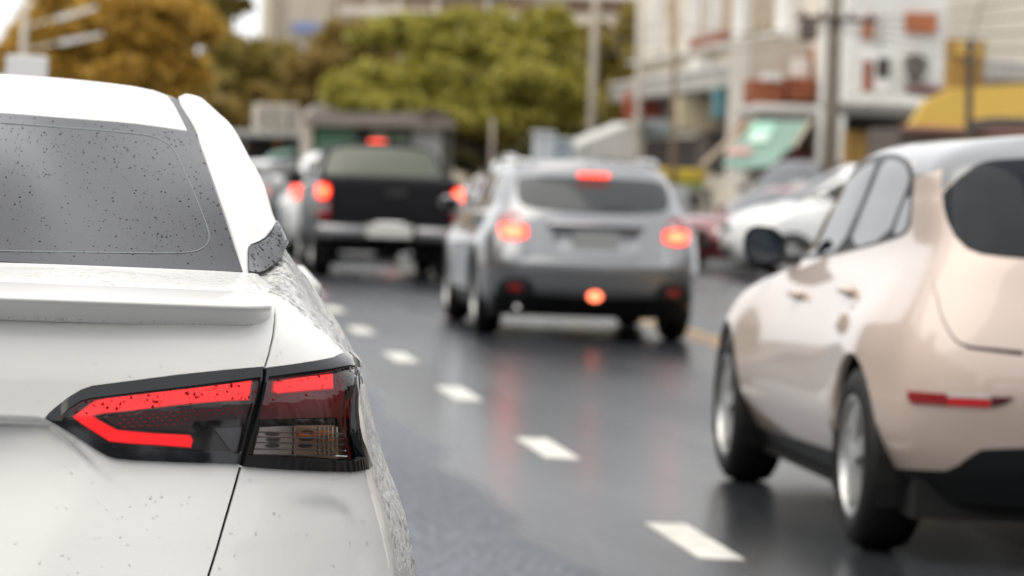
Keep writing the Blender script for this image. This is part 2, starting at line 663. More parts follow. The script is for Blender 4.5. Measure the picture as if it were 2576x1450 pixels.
def wheel(car, x, y, R=0.33, width=0.215, style='five', side=1):
    """tyre with a rim as sub-part; x is the outer face"""
    key = (round(R, 3), width, style)
    if key not in WHEELS:
        prof = [(-width, R * .62), (-width, R * .86), (-width * .9, R * .965), (-width * .72, R), (-width * .28, R), (-width * .1, R * .965), (0, R * .86), (0.004, R * .74), (-0.012, R * .63)]
        n = 40
        V, Fs = [], []
        for (a, r) in prof:
            for k in range(n):
                t = 2 * math.pi * k / n
                V.append((a, r * math.cos(t), r * math.sin(t)))
        for i in range(len(prof) - 1):
            for k in range(n):
                Fs.append((i * n + k, i * n + (k + 1) % n, (i + 1) * n + (k + 1) % n, (i + 1) * n + k))
        ty = bpy.data.meshes.new('wheel')
        ty.from_pydata(V, [], Fs)
        ty.materials.append(RUBBER)
        ty.polygons.foreach_set('use_smooth', [True] * len(ty.polygons))
        b = MB()
        ns = 5
        # rim lip
        V, Fs = [], []
        for (a, r) in [(-0.004, R * .67), (-0.004, R * .62), (-0.03, R * .60), (-0.06, R * .58)]:
            for k in range(n):
                t = 2 * math.pi * k / n
                V.append((a, r * math.cos(t), r * math.sin(t)))
        for i in range(3):
            for k in range(n):
                Fs.append((i * n + k, i * n + (k + 1) % n, (i + 1) * n + (k + 1) % n, (i + 1) * n + k))
        b.add(V, Fs)
        for s in range(ns):
            for dt in ((-0.17, 0.17) if style == 'twin' else (0.0,)):
                t = 2 * math.pi * s / ns + 0.35 + dt
                hw = 0.075 if style == 'twin' else 0.105
                ri, ro = R * .13, R * .63
                d = np.array([math.cos(t), math.sin(t)])
                e = np.array([-d[1], d[0]])
                q = [d * ri - e * R * hw * .9, d * ro - e * R * hw * 1.0, d * ro + e * R * hw * 1.0, d * ri + e * R * hw * .9]
                b.prism([(-0.016 if i in (1, 2) else -0.008, p[0], p[1]) for i, p in enumerate(q)], (-0.03, 0, 0))
        hub = [(-0.006, R * .15 * math.cos(t), R * .15 * math.sin(t)) for t in np.linspace(0, 2 * math.pi, 12, endpoint=False)]
        b.prism(hub, (-0.03, 0, 0))
        rim = bpy.data.meshes.new('rim')
        rim.from_pydata(b.V, [], b.F)
        rim.materials.append(ALLOY)
        b = MB()
        b.prism([(-0.07, R * .62 * math.cos(t), R * .62 * math.sin(t)) for t in np.linspace(0, 2 * math.pi, 24, endpoint=False)], (-0.02, 0, 0))
        brk = bpy.data.meshes.new('brake_disc')
        brk.from_pydata(b.V, [], b.F)
        brk.materials.append(RIMDARK)
        WHEELS[key] = (ty, rim, brk)
    ty, rim, brk = WHEELS[key]
    o = bpy.data.objects.new('wheel', ty)
    COL.link(o)
    o.parent = car.o
    o.location = (x * side, y, R)
    o.rotation_euler = (0, 0, 0 if side > 0 else math.pi)
    for nm, me in (('rim', rim), ('brake_disc', brk)):
        c = bpy.data.objects.new(nm, me)
        COL.link(c)
        c.parent = o
    return o


def chassis(car, w, y0, y1, z0=0.17, z1=0.30):
    MB().box((0, (y0 + y1) / 2, (z0 + z1) / 2), (2 * w, y1 - y0, z1 - z0)).build('underbody', VOIDM, car.o)


def wells(car, w, ys, R, depth=0.34):
    for s in (-1, 1):
        for cy in ys:
            b = MB()
            n = 16
            V, Fs = [], []
            for a in (w - 0.02, w - depth):
                for k in range(n + 1):
                    t = math.pi * (-0.12 + 1.24 * k / n)
                    V.append((s * a, cy + R * math.cos(t), 0.33 + R * math.sin(t)))
            for k in range(n):
                Fs.append((k, k + 1, n + 2 + k, n + 1 + k))
            Fs.append(tuple(range(n + 1, 2 * n + 2)))
            b.add(V, Fs)
            b.build('wheel_well', VOIDM, car.o)


def rowpts(z0, z1, w, yr, bow, yf, bowf, yw=None, ex=None):
    y = [yr, yr + .10 * bow, yr + .45 * bow, yr + bow + .05, yr + bow + .30]
    a, b = y[-1], yf - bowf - .2
    y += list(yw) if yw else [a + (b - a) * t for t in (.25, .5, .75)]
    y += [b, yf - .6 * bowf, yf - .15 * bowf, yf]
    x = [0, .45 * w, .76 * w, .935 * w, .985 * w, w, w, w, .96 * w, .76 * w, .42 * w, 0]
    out = []
    for i in range(12):
        t = min(max((y[i] - yr) / (yf - yr), 0), 1)
        out.append((x[i], y[i], z0 + (z1 - z0) * t))
    return out


def spine(z0, z1, yr, yf, crown=0.0):
    ref = rowpts(z0, z1, .5, yr, .05, yf, .05)
    return [(0, p[1], p[2]) for p in ref]

# ================================================================== ground, road, pavement
def asphalt():
    mm = bpy.data.materials.new('wet_asphalt')
    mm.use_nodes = True
    t = mm.node_tree
    b = t.nodes['Principled BSDF']
    tc = t.nodes.new('ShaderNodeTexCoord')

    def noise(scale, vec_scale=(1, 1, 1), detail=5):
        mp = t.nodes.new('ShaderNodeMapping')
        mp.inputs['Scale'].default_value = vec_scale
        t.links.new(tc.outputs['Object'], mp.inputs['Vector'])
        n = t.nodes.new('ShaderNodeTexNoise')
        n.inputs['Scale'].default_value = scale
        n.inputs['Detail'].default_value = detail
        t.links.new(mp.outputs[0], n.inputs['Vector'])
        return n.outputs[0]

    def rng_(v, a, b_, c, d):
        r = t.nodes.new('ShaderNodeMapRange')
        for k, x in zip(('From Min', 'From Max', 'To Min', 'To Max'), (a, b_, c, d)):
            r.inputs[k].default_value = x
        t.links.new(v, r.inputs['Value'])
        return r.outputs[0]

    def mul(a, b_, op='MULTIPLY'):
        q = t.nodes.new('ShaderNodeMath')
        q.operation = op
        for i, v in enumerate((a, b_)):
            if isinstance(v, (int, float)):
                q.inputs[i].default_value = v
            else:
                t.links.new(v, q.inputs[i])
        return q.outputs[0]
    big = noise(.6, (1.0, .16, 1), 4)
    mid = noise(5, (1, .5, 1), 6)
    fine = noise(240, (1, 1, 1), 2)
    grain = noise(26, (1, 1, 1), 3)
    # older, paler strip of asphalt beside the kerb lane; newer dark surface right of the joint
    sep = t.nodes.new('ShaderNodeSeparateXYZ')
    t.links.new(tc.outputs['Object'], sep.inputs[0])
    edge = mul(sep.outputs[0], mul(rng_(noise(.5, (.2, 1, 1), 3), .3, .7, -.12, .12), 0.0, 'ADD'), 'ADD')
    strip = rng_(edge, 1.40, 1.54, 5.2, 1.15)
    val = mul(mul(mul(rng_(big, .35, .65, .82, 1.2), rng_(mid, .3, .7, .90, 1.1)), rng_(fine, .3, .7, .5, 1.55)), mul(strip, rng_(grain, .32, .68, .45, 1.6)))
    hv = t.nodes.new('ShaderNodeHueSaturation')
    hv.inputs['Color'].default_value = (.021, .0235, .027, 1)
    t.links.new(val, hv.inputs['Value'])
    t.links.new(hv.outputs[0], b.inputs['Base Color'])
    wet = mul(noise(.55, (1.1, .14, 1), 4), rng_(fine, .2, .8, -.08, .08), 'ADD')
    t.links.new(mul(rng_(wet, .36, .66, .15, .36), rng_(edge, 1.40, 1.54, .28, 0.0), 'ADD'), b.inputs['Roughness'])
    b.inputs['IOR'].default_value = 1.19
    bp = t.nodes.new('ShaderNodeBump')
    bp.inputs['Strength'].default_value = .14
    bp.inputs['Distance'].default_value = .004
    n = noise(130, (1, 1, 1), 3)
    t.links.new(n, bp.inputs['Height'])
    t.links.new(bp.outputs[0], b.inputs['Normal'])
    return mm


CONC = mat('worn_concrete', (.27, .26, .245), rough=.75, var=.25, vscale=1.5, bump=.25, bscale=25)
MARKW = mat('worn_white_marking', (.60, .585, .53), rough=.55, var=.30, vscale=9)
MARKY = mat('worn_yellow_marking', (.52, .30, .10), rough=.55, var=.2, vscale=5)
ASPH = asphalt()


def sheet(name, x0, x1, y0, y1, z, m, parent=None, kind='structure'):
    o = mesh_obj(name, [(x0, y0, z), (x1, y0, z), (x1, y1, z), (x0, y1, z)], [(0, 1, 2, 3)], m, parent, smooth=False)
    if kind and parent is None:
        o['kind'] = kind
    return o


sheet('ground', -150, 190, -70, 330, -.012, mat('bare_ground', (.10, .095, .085), rough=.8, var=.3, vscale=.4))
road = sheet('road', -3.4, 11.4, -25, 150, 0, ASPH)
b = MB()
b.box((-9.5, 60, .065), (12.2, 170, .13), bevel=.02)
pl = b.build('pavement', CONC)
pl['kind'] = 'structure'
b = MB()
b.box((18.5, 60, .065), (14.2, 170, .13), bevel=.02)
pv = b.build('pavement', CONC)
pv['kind'] = 'structure'
for (x, y) in ((2.06, 8.3), (2.075, 12.62), (2.03, 16.8), (1.975, 20.87), (1.92, 24.75), (1.90, 28.8), (1.91, 33.0), (1.94, 37.1), (2.02, 41.3)):
    b = MB()
    L_ = 1.22
    b.box((x, y, .002), (.16, L_, .004), rz=.012)
    b.build('lane_dash', MARKW, road)
for dx in (-.13, .07):
    b = MB()
    b.box((4.92 + dx, 45, .002), (.11, 90, .004))
    b.build('centre_line', MARKY, road)




# ================================================================== hero: white saloon, right rear quarter
WHITE = paint('white_paint', (0.81, 0.80, 0.765), rough=0.45, coat=0.8)
BEZEL = mat('lamp_bezel_black', (0.010, 0.011, 0.013), rough=0.06, ior=1.5)
LENS = clear_mat('lamp_clear_lens', (0.93, 0.90, 0.90), ior=1.55)
LENSRED = clear_mat('lamp_red_lens', (0.50, 0.03, 0.05), ior=1.42)
GUIDE = mat('lit_light_guide', (0.6, 0.01, 0.01), rough=0.4, emit=(1.0, 0.004, 0.006), es=0.95)
GUIDESOFT = mat('light_guide_halo', (0.25, 0.004, 0.006), rough=0.4, emit=(1.0, 0.004, 0.006), es=0.09)  # faint emissive layers imitate glow fading out around the light guide
GUIDEMID = mat('light_guide_glow', (0.4, 0.006, 0.008), rough=0.4, emit=(1.0, 0.004, 0.006), es=0.35)
DEEPRED = mat('deep_red_reflector', (0.16, 0.004, 0.008), rough=0.25)
CELLRED = mat('red_reflector_cell', (0.22, 0.006, 0.01), rough=0.15, coat=1.0)
SILVERED = mat('silvered_reflector', (0.42, 0.42, 0.42), rough=0.16, metal=1.0)
AMBER = mat('amber_bulb', (0.75, 0.20, 0.02), rough=0.2, coat=1.0)
AMBERMIRROR = mat('amber_tinted_reflector', (0.46, 0.34, 0.27), rough=0.2, metal=1.0)
SEAL = mat('rubber_seal', (0.025, 0.025, 0.026), rough=0.6)
DITCHM = mat('roof_ditch_moulding', (0.10, 0.10, 0.105), rough=0.5)
DOTLINE = mat('glass_border_line', (0.13, 0.15, 0.16), rough=0.4)
HGLASS = mat('dark_rear_glass', (0.012, 0.012, 0.016), rough=0.025, ior=1.54)
HGLASS.node_tree.nodes['Principled BSDF'].inputs['Specular Tint'].default_value = (.92, .88, 1.0, 1)
HTRIM = mat('gloss_black_trim', (0.010, 0.010, 0.013), rough=0.06, ior=1.22)

C1 = Car('white_sedan', -0.37, 5.45, 0, 'wet white saloon car with lit red tail lamp, closest to the camera', 'car')


def sstep(t):
    t = np.clip(t, 0, 1)
    return t * t * (3 - 2 * t)


def hero_disp(p):
    p = p.copy()
    x, y, z = p[:, 0], p[:, 1], p[:, 2]
    rear = sstep((0.5 - y) / 0.15)
    # lower lid facet, hinged on a slanting crease and set back under the lid edge and the lamp
    d = -.862 * (x - .325) + .507 * (z - .82)
    g = np.where(x < .247, .896 - z, -.623 * (x - .247) - .783 * (z - .896))
    dy = .24 * (.5 * (np.clip(d, -.2, .3) + np.sqrt(np.clip(d, -.2, .3) ** 2 + 4e-4))) * sstep((g - .003) / .012) * sstep((z - .45) / .15) * rear
    # ledge under the lamp
    zc = np.interp(x, [0.55, 0.645, 0.70, 0.735, 0.755, 0.775, 0.79, 0.9], [0.792, 0.786, 0.783, 0.765, 0.73, 0.68, 0.62, 0.3])
    xo = np.interp(z, [0.5, 0.62, 0.68, 0.73, 0.765, 0.79], [0.795, 0.782, 0.772, 0.755, 0.735, 0.70])
    d = np.minimum(zc - z, xo - x)                        # distance inside the ledge outline
    b = sstep((d + .004) / 0.032) * np.clip(1 - d / .30, 0, 1) * sstep((x - 0.60) / 0.10)
    dy = dy + 0.008 * b * rear
    p[:, 1] = y + dy
    return p


_net = []


def hrow(z, c0, c1, c2, c3, c4, c5, c6, c7, c8, c9, c10):
    _net.append([(q[0], q[1], q[2] if len(q) > 2 else z) for q in (c0, c1, c2, c3, c4, c5, c6, c7, c8, c9, c10)])


hrow(.20, (0, .12), (.30, .13), (.56, .17), (.76, .30), (.83, .62), (.85, 1.2), (.85, 2.2), (.85, 3.3), (.74, 4.10), (.42, 4.38), (0, 4.45))
hrow(.40, (0, .005), (.30, .010), (.55, .040), (.78, .19), (.865, .58), (.87, 1.2), (.865, 2.2), (.86, 3.3), (.76, 4.12), (.43, 4.42), (0, 4.49))
hrow(.58, (0, .024), (.30, .029), (.545, .052), (.78, .172), (.882, .62), (.872, 1.2), (.865, 2.2), (.86, 3.3), (.77, 4.10), (.43, 4.41), (0, 4.48))
hrow(.70, (0, .052), (.30, .057), (.55, .078), (.762, .172), (.862, .66), (.86, 1.2), (.86, 2.2), (.855, 3.3), (.75, 4.05), (.42, 4.36), (0, 4.43))
hrow(.80, (0, .078), (.30, .083), (.555, .100), (.742, .175), (.822, .68), (.838, 1.2), (.845, 2.2, .82), (.84, 3.3, .82), (.70, 3.98), (.40, 4.28, .79), (0, 4.35, .79))
hrow(.90, (0, .088), (.30, .093), (.572, .112), (.732, .185), (.786, .72), (.82, 1.25), (.832, 2.2, .90), (.82, 3.3, .88), (.66, 3.80, .87), (.38, 4.12, .85), (0, 4.20, .85))
hrow(.985, (0, .10), (.30, .105), (.588, .130), (.722, .235), (.748, .78), (.785, 1.30), (.80, 2.2, .95), (.78, 3.2, .93), (.62, 3.62, .93), (.36, 3.88, .92), (0, 3.96, .92))
hrow(1.045, (0, .130), (.30, .136), (.592, .168), (.676, .31), (.706, .88), (.742, 1.36), (.765, 2.2, 1.0), (.74, 3.1, .96), (.60, 3.48, .965), (.35, 3.68, .965), (0, 3.75, .965))
hrow(1.09, (0, .20), (.30, .206), (.585, .262), (.634, .42), (.684, .92), (.712, 1.42), (.73, 2.2, 1.03), (.70, 3.0, .985), (.58, 3.36, .99), (.34, 3.50, .995), (0, 3.56, 1.0))
hrow(1.124, (0, .552), (.30, .560), tuple(C1.L(617.5, 686, .635)), tuple(C1.L(660, 685, .745)), tuple(C1.L(722, 614, 1.0)), (.672, 1.45, 1.125), (.695, 2.2, 1.06), (.665, 2.95, 1.01), (.565, 3.26, 1.01), (.33, 3.38, 1.015), (0, 3.43, 1.02))
_net = np.array(_net, float)
_mid = -0.0625 * _net[:, 2] + .5625 * _net[:, 3] + .5625 * _net[:, 4] - .0625 * _net[:, 5]
_net = np.insert(_net, 4, _mid, axis=1)
_net[-1, 4] = C1.L(703, 652, .88)
_net[-1, 3:6] += np.array([-.009, .004, -.007])       # tucked under the black quarter trim
HS = Surf(_net, disp=hero_disp, res=(420, 170))


def hpx(poly, **k):
    return C1.px(HS, poly, **k)


c5 = lambda a, b: (113.2 + a * .22553, 867.9 + b * .22553)
c6 = lambda a, b: (591.2 + a * .23424, 867.9 + b * .23424)

LIN = [c5(*p) for p in [(5, 812), (50, 755), (100, 710), (250, 590), (400, 500), (530, 455), (1000, 395), (1500, 330), (2000, 280), (2425, 246), (2412, 380), (2292, 800), (2160, 1330), (1500, 1310), (1000, 1288), (780, 1265), (700, 1240), (560, 1160), (300, 990), (100, 872), (25, 828)]]
LINW = [c5(*p) for p in [(170, 805), (260, 712), (400, 622), (520, 592), (1000, 532), (1600, 462), (2395, 362), (2385, 440), (2270, 830), (2172, 1215), (1500, 1185), (800, 1150), (680, 1105), (420, 960)]]
LOUT = [c6(*p) for p in [(338, 246), (600, 214), (900, 170), (1050, 140), (1160, 82), (1235, 118), (1303, 185), (1305, 260), (1300, 450), (1285, 580), (1285, 720), (1302, 880), (1332, 1020), (1372, 1120), (1402, 1210), (1437, 1312), (1395, 1342), (1250, 1366), (1000, 1362), (600, 1345), (300, 1326), (82, 1306), (135, 1100), (205, 880), (272, 600), (312, 400)]]
LOUTW = [c6(*p) for p in [(352, 345), (700, 305), (1000, 276), (1200, 238), (1262, 215), (1275, 300), (1250, 560), (1250, 760), (1272, 960), (1330, 1130), (1360, 1215), (1250, 1245), (800, 1222), (200, 1192), (135, 1180), (225, 880), (290, 600), (330, 420)]]

GAP_UP = [(619, 688), (640, 711), (668, 741), (688, 762), (694, 780), (693, 806), (688, 846), (677, 893), (667, 924)]
GAPW_UP = [2.5, 2.6, 3.0, 6.0, 8.0, 7.5, 7.0, 6.5, 6.5]
GAP_LO = [(605, 1176), (590, 1230), (568, 1305), (545, 1385), (524, 1452), (500, 1530)]
uv_in, uv_out = hpx(LIN, rear=True), hpx(LOUT, step=6)
uv_inw, uv_outw = hpx(LINW, rear=True), hpx(LOUTW, step=6)
uv_gu = hpx(stroke(GAP_UP, GAPW_UP), step=6)
uv_gl = hpx(stroke(GAP_LO, [8, 8, 8, 8, 8, 8]), step=6, rear=True)
uv_gm = hpx([c6(338, 246), c6(312, 400), c6(272, 600), c6(205, 880), c6(135, 1100), c6(82, 1306), c5(2160, 1335), c5(2292, 800), c5(2412, 380), c5(2427, 244)], step=6, rear=True)
# lid = everything inboard of the gap lines
gu = hpx(GAP_UP, closed=False, step=6)
gl = hpx(GAP_LO, closed=False, step=6, rear=True)
lid = np.concatenate([[[-0.01, HS.V + .01]], [[gu[0][0], HS.V + .01]], gu, gl, [[-0.01, gl[-1][1]]]])


def hyz(poly, **k):
    return C1.yz(HS, poly, **k)


def flank_gap(a, b, wd=0.006):
    return hyz(stroke(densify([a, b], .05, False), wd), step=.05)


ARCH_R, ARCH_F = hyz(arch(.93, .31, .345)), hyz(arch(3.56, .31, .345))
bump_r = hyz([(.17, .80), (.60, .66), (.60, .664), (.17, .806)], step=.03, xmin=.6)
door_rear = hyz([(1.30, .30), (2.12, .30), (2.12, 1.2), (1.45, 1.2), (1.36, .85)], step=.05)
door_front = hyz([(2.128, .30), (3.05, .30), (3.12, .6), (3.12, 1.2), (2.128, 1.2)], step=.05)
B_lid = dict(name='trunk_lid', uv=lid, mat=WHITE, side='join', rim=.014)
regs = [B_lid,
        dict(name='rear_door', uv=door_rear, mat=WHITE, side='both', off=.002, rim=.012),
        dict(name='front_door', uv=door_front, mat=WHITE, side='both', off=.002, rim=.012),
        dict(name='panel_gap', uv=uv_gu, mat=VOIDM, off=-.010, rim=0, side='both'), dict(name='panel_gap', uv=uv_gl, mat=VOIDM, off=-.010, rim=0, side='both'), dict(name='panel_gap', uv=uv_gm, mat=VOIDM, off=-.010, rim=0, side='both'),
        dict(name='gap', uv=uv_in, mat=None), dict(name='gap', uv=uv_out, mat=None),
        dict(name='gap', uv=ARCH_R, mat=None), dict(name='gap', uv=ARCH_F, mat=None)]
panels(HS, regs, C1.o, base=dict(name='body', mat=WHITE, side='join', rim=.014), step=0.0135, fine_u=1.35)

# dark shell behind the gaps
gu_, gv_ = np.meshgrid(np.linspace(0, min(HS.U, 2.2), 90), np.linspace(0, HS.V, 46))
q = np.stack([gu_.ravel(), gv_.ravel()], 1)
Pq = HS.ev(q) - HS.nrm(q) * 0.026
keep_q = ~(((Pq[:, 1] - .93) ** 2 + (Pq[:, 2] - .31) ** 2 < .36 ** 2) & (Pq[:, 0] > .6))
Fq = []
for j in range(45):
    for i in range(89):
        a = j * 90 + i
        f = (a, a + 1, a + 91, a + 90)
        if all(keep_q[k] for k in f):
            Fq.append(f)
fl = np.array([-1.0, 1, 1])
mesh_obj('inner_shell', np.concatenate([Pq, Pq * fl]), Fq + [tuple(k + len(Pq) for k in reversed(f)) for f in Fq], VOIDM, C1.o)


# ---- tail lamps -------------------------------------------------------------
def zl_fn(pts, y):
    """height of a traced line as a function of local x"""
    q = np.array([C1.L(px, py, y) for px, py in pts])
    o = np.argsort(q[:, 0])
    return lambda x: np.interp(np.abs(x), q[o, 0], q[o, 2])


top_in = zl_fn([c5(*p) for p in [(170, 805), (260, 712), (400, 622), (520, 592), (1000, 532), (1600, 462), (2395, 362)]], .13)
top_out = zl_fn([c6(*p) for p in [(352, 345), (700, 305), (1000, 276), (1200, 238), (1300, 190)]], .17)
crs_in = zl_fn([c5(*p) for p in [(170, 805), (330, 795), (900, 735), (1500, 690), (2330, 640)]], .12)
crs_out = zl_fn([c6(*p) for p in [(290, 620), (700, 580), (1070, 545), (1110, 500), (1300, 440)]], .17)


def bez_off(zt):
    return lambda p: 0.007 - 0.28 * np.clip(p[:, 2] - zt(p[:, 0]), 0, .03)


def lens_off(zc, xr=.70):
    def f(p):
        d = p[:, 2] - zc(p[:, 0])
        return 0.0055 - 0.22 * np.clip(d, 0, .09) - 0.13 * np.clip(-d, 0, .12)
    return f


for side in ('R', 'L'):
    lamp_i = empty('tail_lamp', (0, 0, 0))
    lamp_i.parent = C1.o
    lamp_o = empty('tail_lamp', (0, 0, 0))
    lamp_o.parent = C1.o

    def sub(regs, lamp, uvb, step=.012, base=None):
        lo, hi = uvb.min(0) - .02, uvb.max(0) + .02
        for r in regs:
            r['side'] = side
        return panels(HS, regs, lamp, base=base, step=step, bbox=(lo, hi))

    # inner lamp
    T5 = lambda pts, **k: hpx([c5(*p) for p in pts], rear=True, step=5, **k)
    T6 = lambda pts, **k: hpx([c6(*p) for p in pts], step=5, **k)
    sub([dict(name='housing', uv=uv_in, mat=BEZEL, off=-.016, rim=.01)], lamp_i, uv_in)
    sub([dict(name='bezel', uv=uv_in, mat=BEZEL, off=bez_off(top_in), rim=.022), dict(name='lens', uv=uv_inw, mat=LENS, off=lens_off(crs_in), rim=.003)], lamp_i, uv_in, .009)
    guide = [(2312, 392), (1500, 482), (1000, 543), (700, 585), (555, 640), (330, 800), (420, 872), (560, 960), (722, 1062), (900, 1082), (1300, 1106), (1622, 1132), (1642, 1062), (1608, 1020), (1200, 1000), (800, 965), (690, 905), (560, 832), (505, 785), (600, 752), (1000, 712), (1500, 652), (2000, 612), (2268, 600)]
    halo = [(2345, 372), (1500, 462), (1000, 522), (700, 566), (545, 615), (300, 800), (410, 892), (550, 982), (715, 1085), (900, 1106), (1300, 1130), (1640, 1155), (1668, 1060), (1630, 998), (1200, 976), (820, 940), (700, 880), (610, 830), (560, 790), (640, 772), (1000, 735), (1500, 675), (2000, 634), (2298, 620)]
    sub([dict(name='light_guide_halo_layer', uv=T5(halo), mat=GUIDESOFT, off=-.010, rim=.004)], lamp_i, uv_in)
    mid_ = [((p[0] + q[0]) / 2, (p[1] + q[1]) / 2) for p, q in zip(guide, halo)]
    sub([dict(name='light_guide_glow', uv=T5(mid_), mat=GUIDEMID, off=-.0088, rim=.004)], lamp_i, uv_in)
    sub([dict(name='light_guide', uv=T5(guide), mat=GUIDE, off=-.0075, rim=.004)], lamp_i, uv_in)
    sub([dict(name='red_reflector', uv=T5([(640, 800), (1000, 755), (1500, 700), (2290, 650), (2262, 822), (1690, 850), (1640, 905), (1690, 985), (1500, 955), (820, 915), (720, 865)]), mat=mat('smoked_red', (0.035, 0.002, 0.004), rough=.25), off=-.012, rim=.004)], lamp_i, uv_in)
    # honeycomb cells of the reflector
    cells = MB()
    for row in range(4):
        for k in range(15):
            cx = 840 + k * 92 + (row % 2) * 46
            cy = 735 + row * 42 + 62 - k * 5.5 + (40 if False else 0)
            if cx > 2230 or (row > 1 and cx > 1620):
                continue
            hexa = [c5(cx + 24 * math.cos(a), cy + 15 * math.sin(a)) for a in np.linspace(0, 2 * math.pi, 6, endpoint=False)]
            u = C1.px(HS, [c5(cx, cy)], closed=False, rear=True)
            p0 = HS.ev(u)[0]
            n0 = HS.nrm(u)[0]
            pts = [C1.L(h[0], h[1], p0[1]) for h in hexa]
            s_ = 1 if side == 'R' else -1
            pp = [np.array([p[0] * s_, p[1] + .0105, p[2]]) for p in pts]
            cells.prism(pp, (0, .004, 0))
    cells.build('reflector_cells', CELLRED, lamp_i)['kind'] = 'stuff'
    sub([dict(name='reversing_reflector', uv=T5([(1890, 932), (2210, 922), (2158, 1192), (2092, 1188)]), mat=mat('dim_mirror', (.10, .105, .11), rough=.2, metal=.9), off=-.011, rim=.004)], lamp_i, uv_in)
    # outer lamp
    sub([dict(name='housing', uv=uv_out, mat=BEZEL, off=-.018, rim=.01)], lamp_o, uv_out)
    sub([dict(name='bezel', uv=uv_out, mat=BEZEL, off=bez_off(top_out), rim=.024), dict(name='lens', uv=uv_outw, mat=LENS, off=lens_off(crs_out), rim=.003)], lamp_o, uv_out, .009)
    sub([dict(name='red_reflector', uv=T6([(350, 350), (1000, 290), (1255, 240), (1250, 560), (1250, 760), (1275, 960), (1340, 1190), (1290, 1215), (1195, 790), (1160, 762), (700, 780), (252, 800), (290, 600)]), mat=DEEPRED, off=-.012, rim=.004)], lamp_o, uv_out)
    sub([dict(name='light_guide_halo_layer', uv=T6([(420, 380), (700, 328), (1095, 272), (1102, 460), (800, 490), (470, 530), (405, 500)]), mat=GUIDESOFT, off=-.0095, rim=.003)], lamp_o, uv_out)
    sub([dict(name='light_guide_glow', uv=T6([(436, 393), (700, 339), (1087, 282), (1093, 448), (800, 477), (478, 515), (423, 490)]), mat=GUIDEMID, off=-.0082, rim=.003)], lamp_o, uv_out)
    sub([dict(name='light_guide', uv=T6([(450, 405), (700, 350), (1080, 292), (1085, 436), (800, 464), (485, 500), (440, 480)]), mat=GUIDE, off=-.007, rim=.003)], lamp_o, uv_out)
    sub([dict(name='indicator_reflector', uv=T6([(285, 885), (655, 862), (632, 1190), (215, 1170)]), mat=SILVERED, off=-.012, rim=.004),
         dict(name='indicator_reflector', uv=T6([(668, 862), (1128, 852), (1200, 965), (1245, 1100), (1255, 1222), (1170, 1226), (645, 1192)]), mat=AMBERMIRROR, off=-.012, rim=.004)], lamp_o, uv_out)
    # ribs and facets of the indicator
    s_ = 1 if side == 'R' else -1

    def lp(px, py, d=.0085):
        u = C1.px(HS, [(px, py)], closed=False)
        p = HS.ev(u)[0] - HS.nrm(u)[0] * d
        return np.array([p[0] * s_, p[1], p[2]])
    ribs = MB()
    for yy in (935, 990, 1050, 1120, 1180):
        ribs.tube([lp(*c6(a, yy + (a - 250) * .018)) for a in (262 - (yy - 885) * .2, 450, 650, 900, 1130, 1195 + (yy - 935) * .2)], .0012, 6)
    for xx in (655, 930, 985, 1035, 1085, 1135):
        ribs.tube([lp(*c6(xx, 875)), lp(*c6(xx - 4, 1030)), lp(*c6(xx + 6, 1200))], .0011, 6)
    ribs.build('indicator_ribs', mat('clear_rib', (.55, .55, .54), rough=.12, metal=.6), lamp_o)
    for cx, cy in ((420, 955), (430, 1020), (420, 1085), (800, 940), (790, 1015), (780, 1085)):
        n = 14
        MB().prism([lp(*c6(cx + 80 * math.cos(t), cy + 26 * math.sin(t)), d=.0105) for t in np.linspace(0, 2 * math.pi, n, endpoint=False)], (0, .003, 0)).build('indicator_cup', mat('cup_shadow_mirror', (.10, .10, .105), rough=.15, metal=1.0), lamp_o)
    bulb = MB()
    bulb.prism([lp(*c6(a, b), d=.009) for a, b in ((880, 930), (960, 920), (1075, 925), (1095, 960), (900, 975), (850, 965))], (0, .003, 0))
    bulb.prism([lp(*c6(a, b), d=.009) for a, b in ((690, 925), (760, 960), (840, 968), (835, 980), (700, 975))], (0, .003, 0))
    bulb.prism([lp(*c6(a, b), d=.009) for a, b in ((1040, 985), (1100, 985), (1095, 1030), (1040, 1035))], (0, .003, 0))
    bulb.build('indicator_bulb', AMBER, lamp_o)

# ---- spoiler ----------------------------------------------------------------
prof = [(.330, 1.1035), (.25, 1.1005), (.17, 1.0965), (.105, 1.0915), (.076, 1.0895), (.065, 1.0875), (.0605, 1.0845), (.0605, 1.0805), (.069, 1.074), (.093, 1.0605), (.112, 1.0500), (.117, 1.0475), (.124, 1.0460), (.145, 1.0470)]
xs = np.concatenate([np.linspace(0, .54, 19), [.555, .568, .578, .586, .592, .5955, .597]])
V, Fs = [], []
for x in xs:
    t = min(max((x - .54) / .057, 0), 1)
    e = math.sqrt(max(1 - t * t, 0))
    yb = 0.055 * (x / .6) ** 2.2 + .03 * t ** 3
    zdrop = -.003 * (x / .6) ** 2
    cy, cz = .16, 1.072
    for (y, z) in prof:
        s = .35 + .65 * e if t > 0 else 1
        zz = cz + (z - cz) * (0.80 + .20 * e)
        yy = y + (cy - y) * (1 - s) * .6
        V.append((x, yy + yb, zz + zdrop))
m_ = len(prof)
for i in range(len(xs) - 1):
    for k in range(m_ - 1):
        Fs.append((i * m_ + k, i * m_ + k + 1, (i + 1) * m_ + k + 1, (i + 1) * m_ + k))
k0 = (len(xs) - 1) * m_
Fs.append(tuple(k0 + k for k in range(m_)))
n_ = len(V)
V2 = V + [(-a, b, c) for a, b, c in V]
mesh_obj('spoiler', V2, Fs + [tuple(n_ + k for k in reversed(f)) for f in Fs], WHITE, C1.o)


# ---- rear window ------------------------------------------------------------
def Lp(px, py, y):
    return tuple(C1.L(px, py, y))


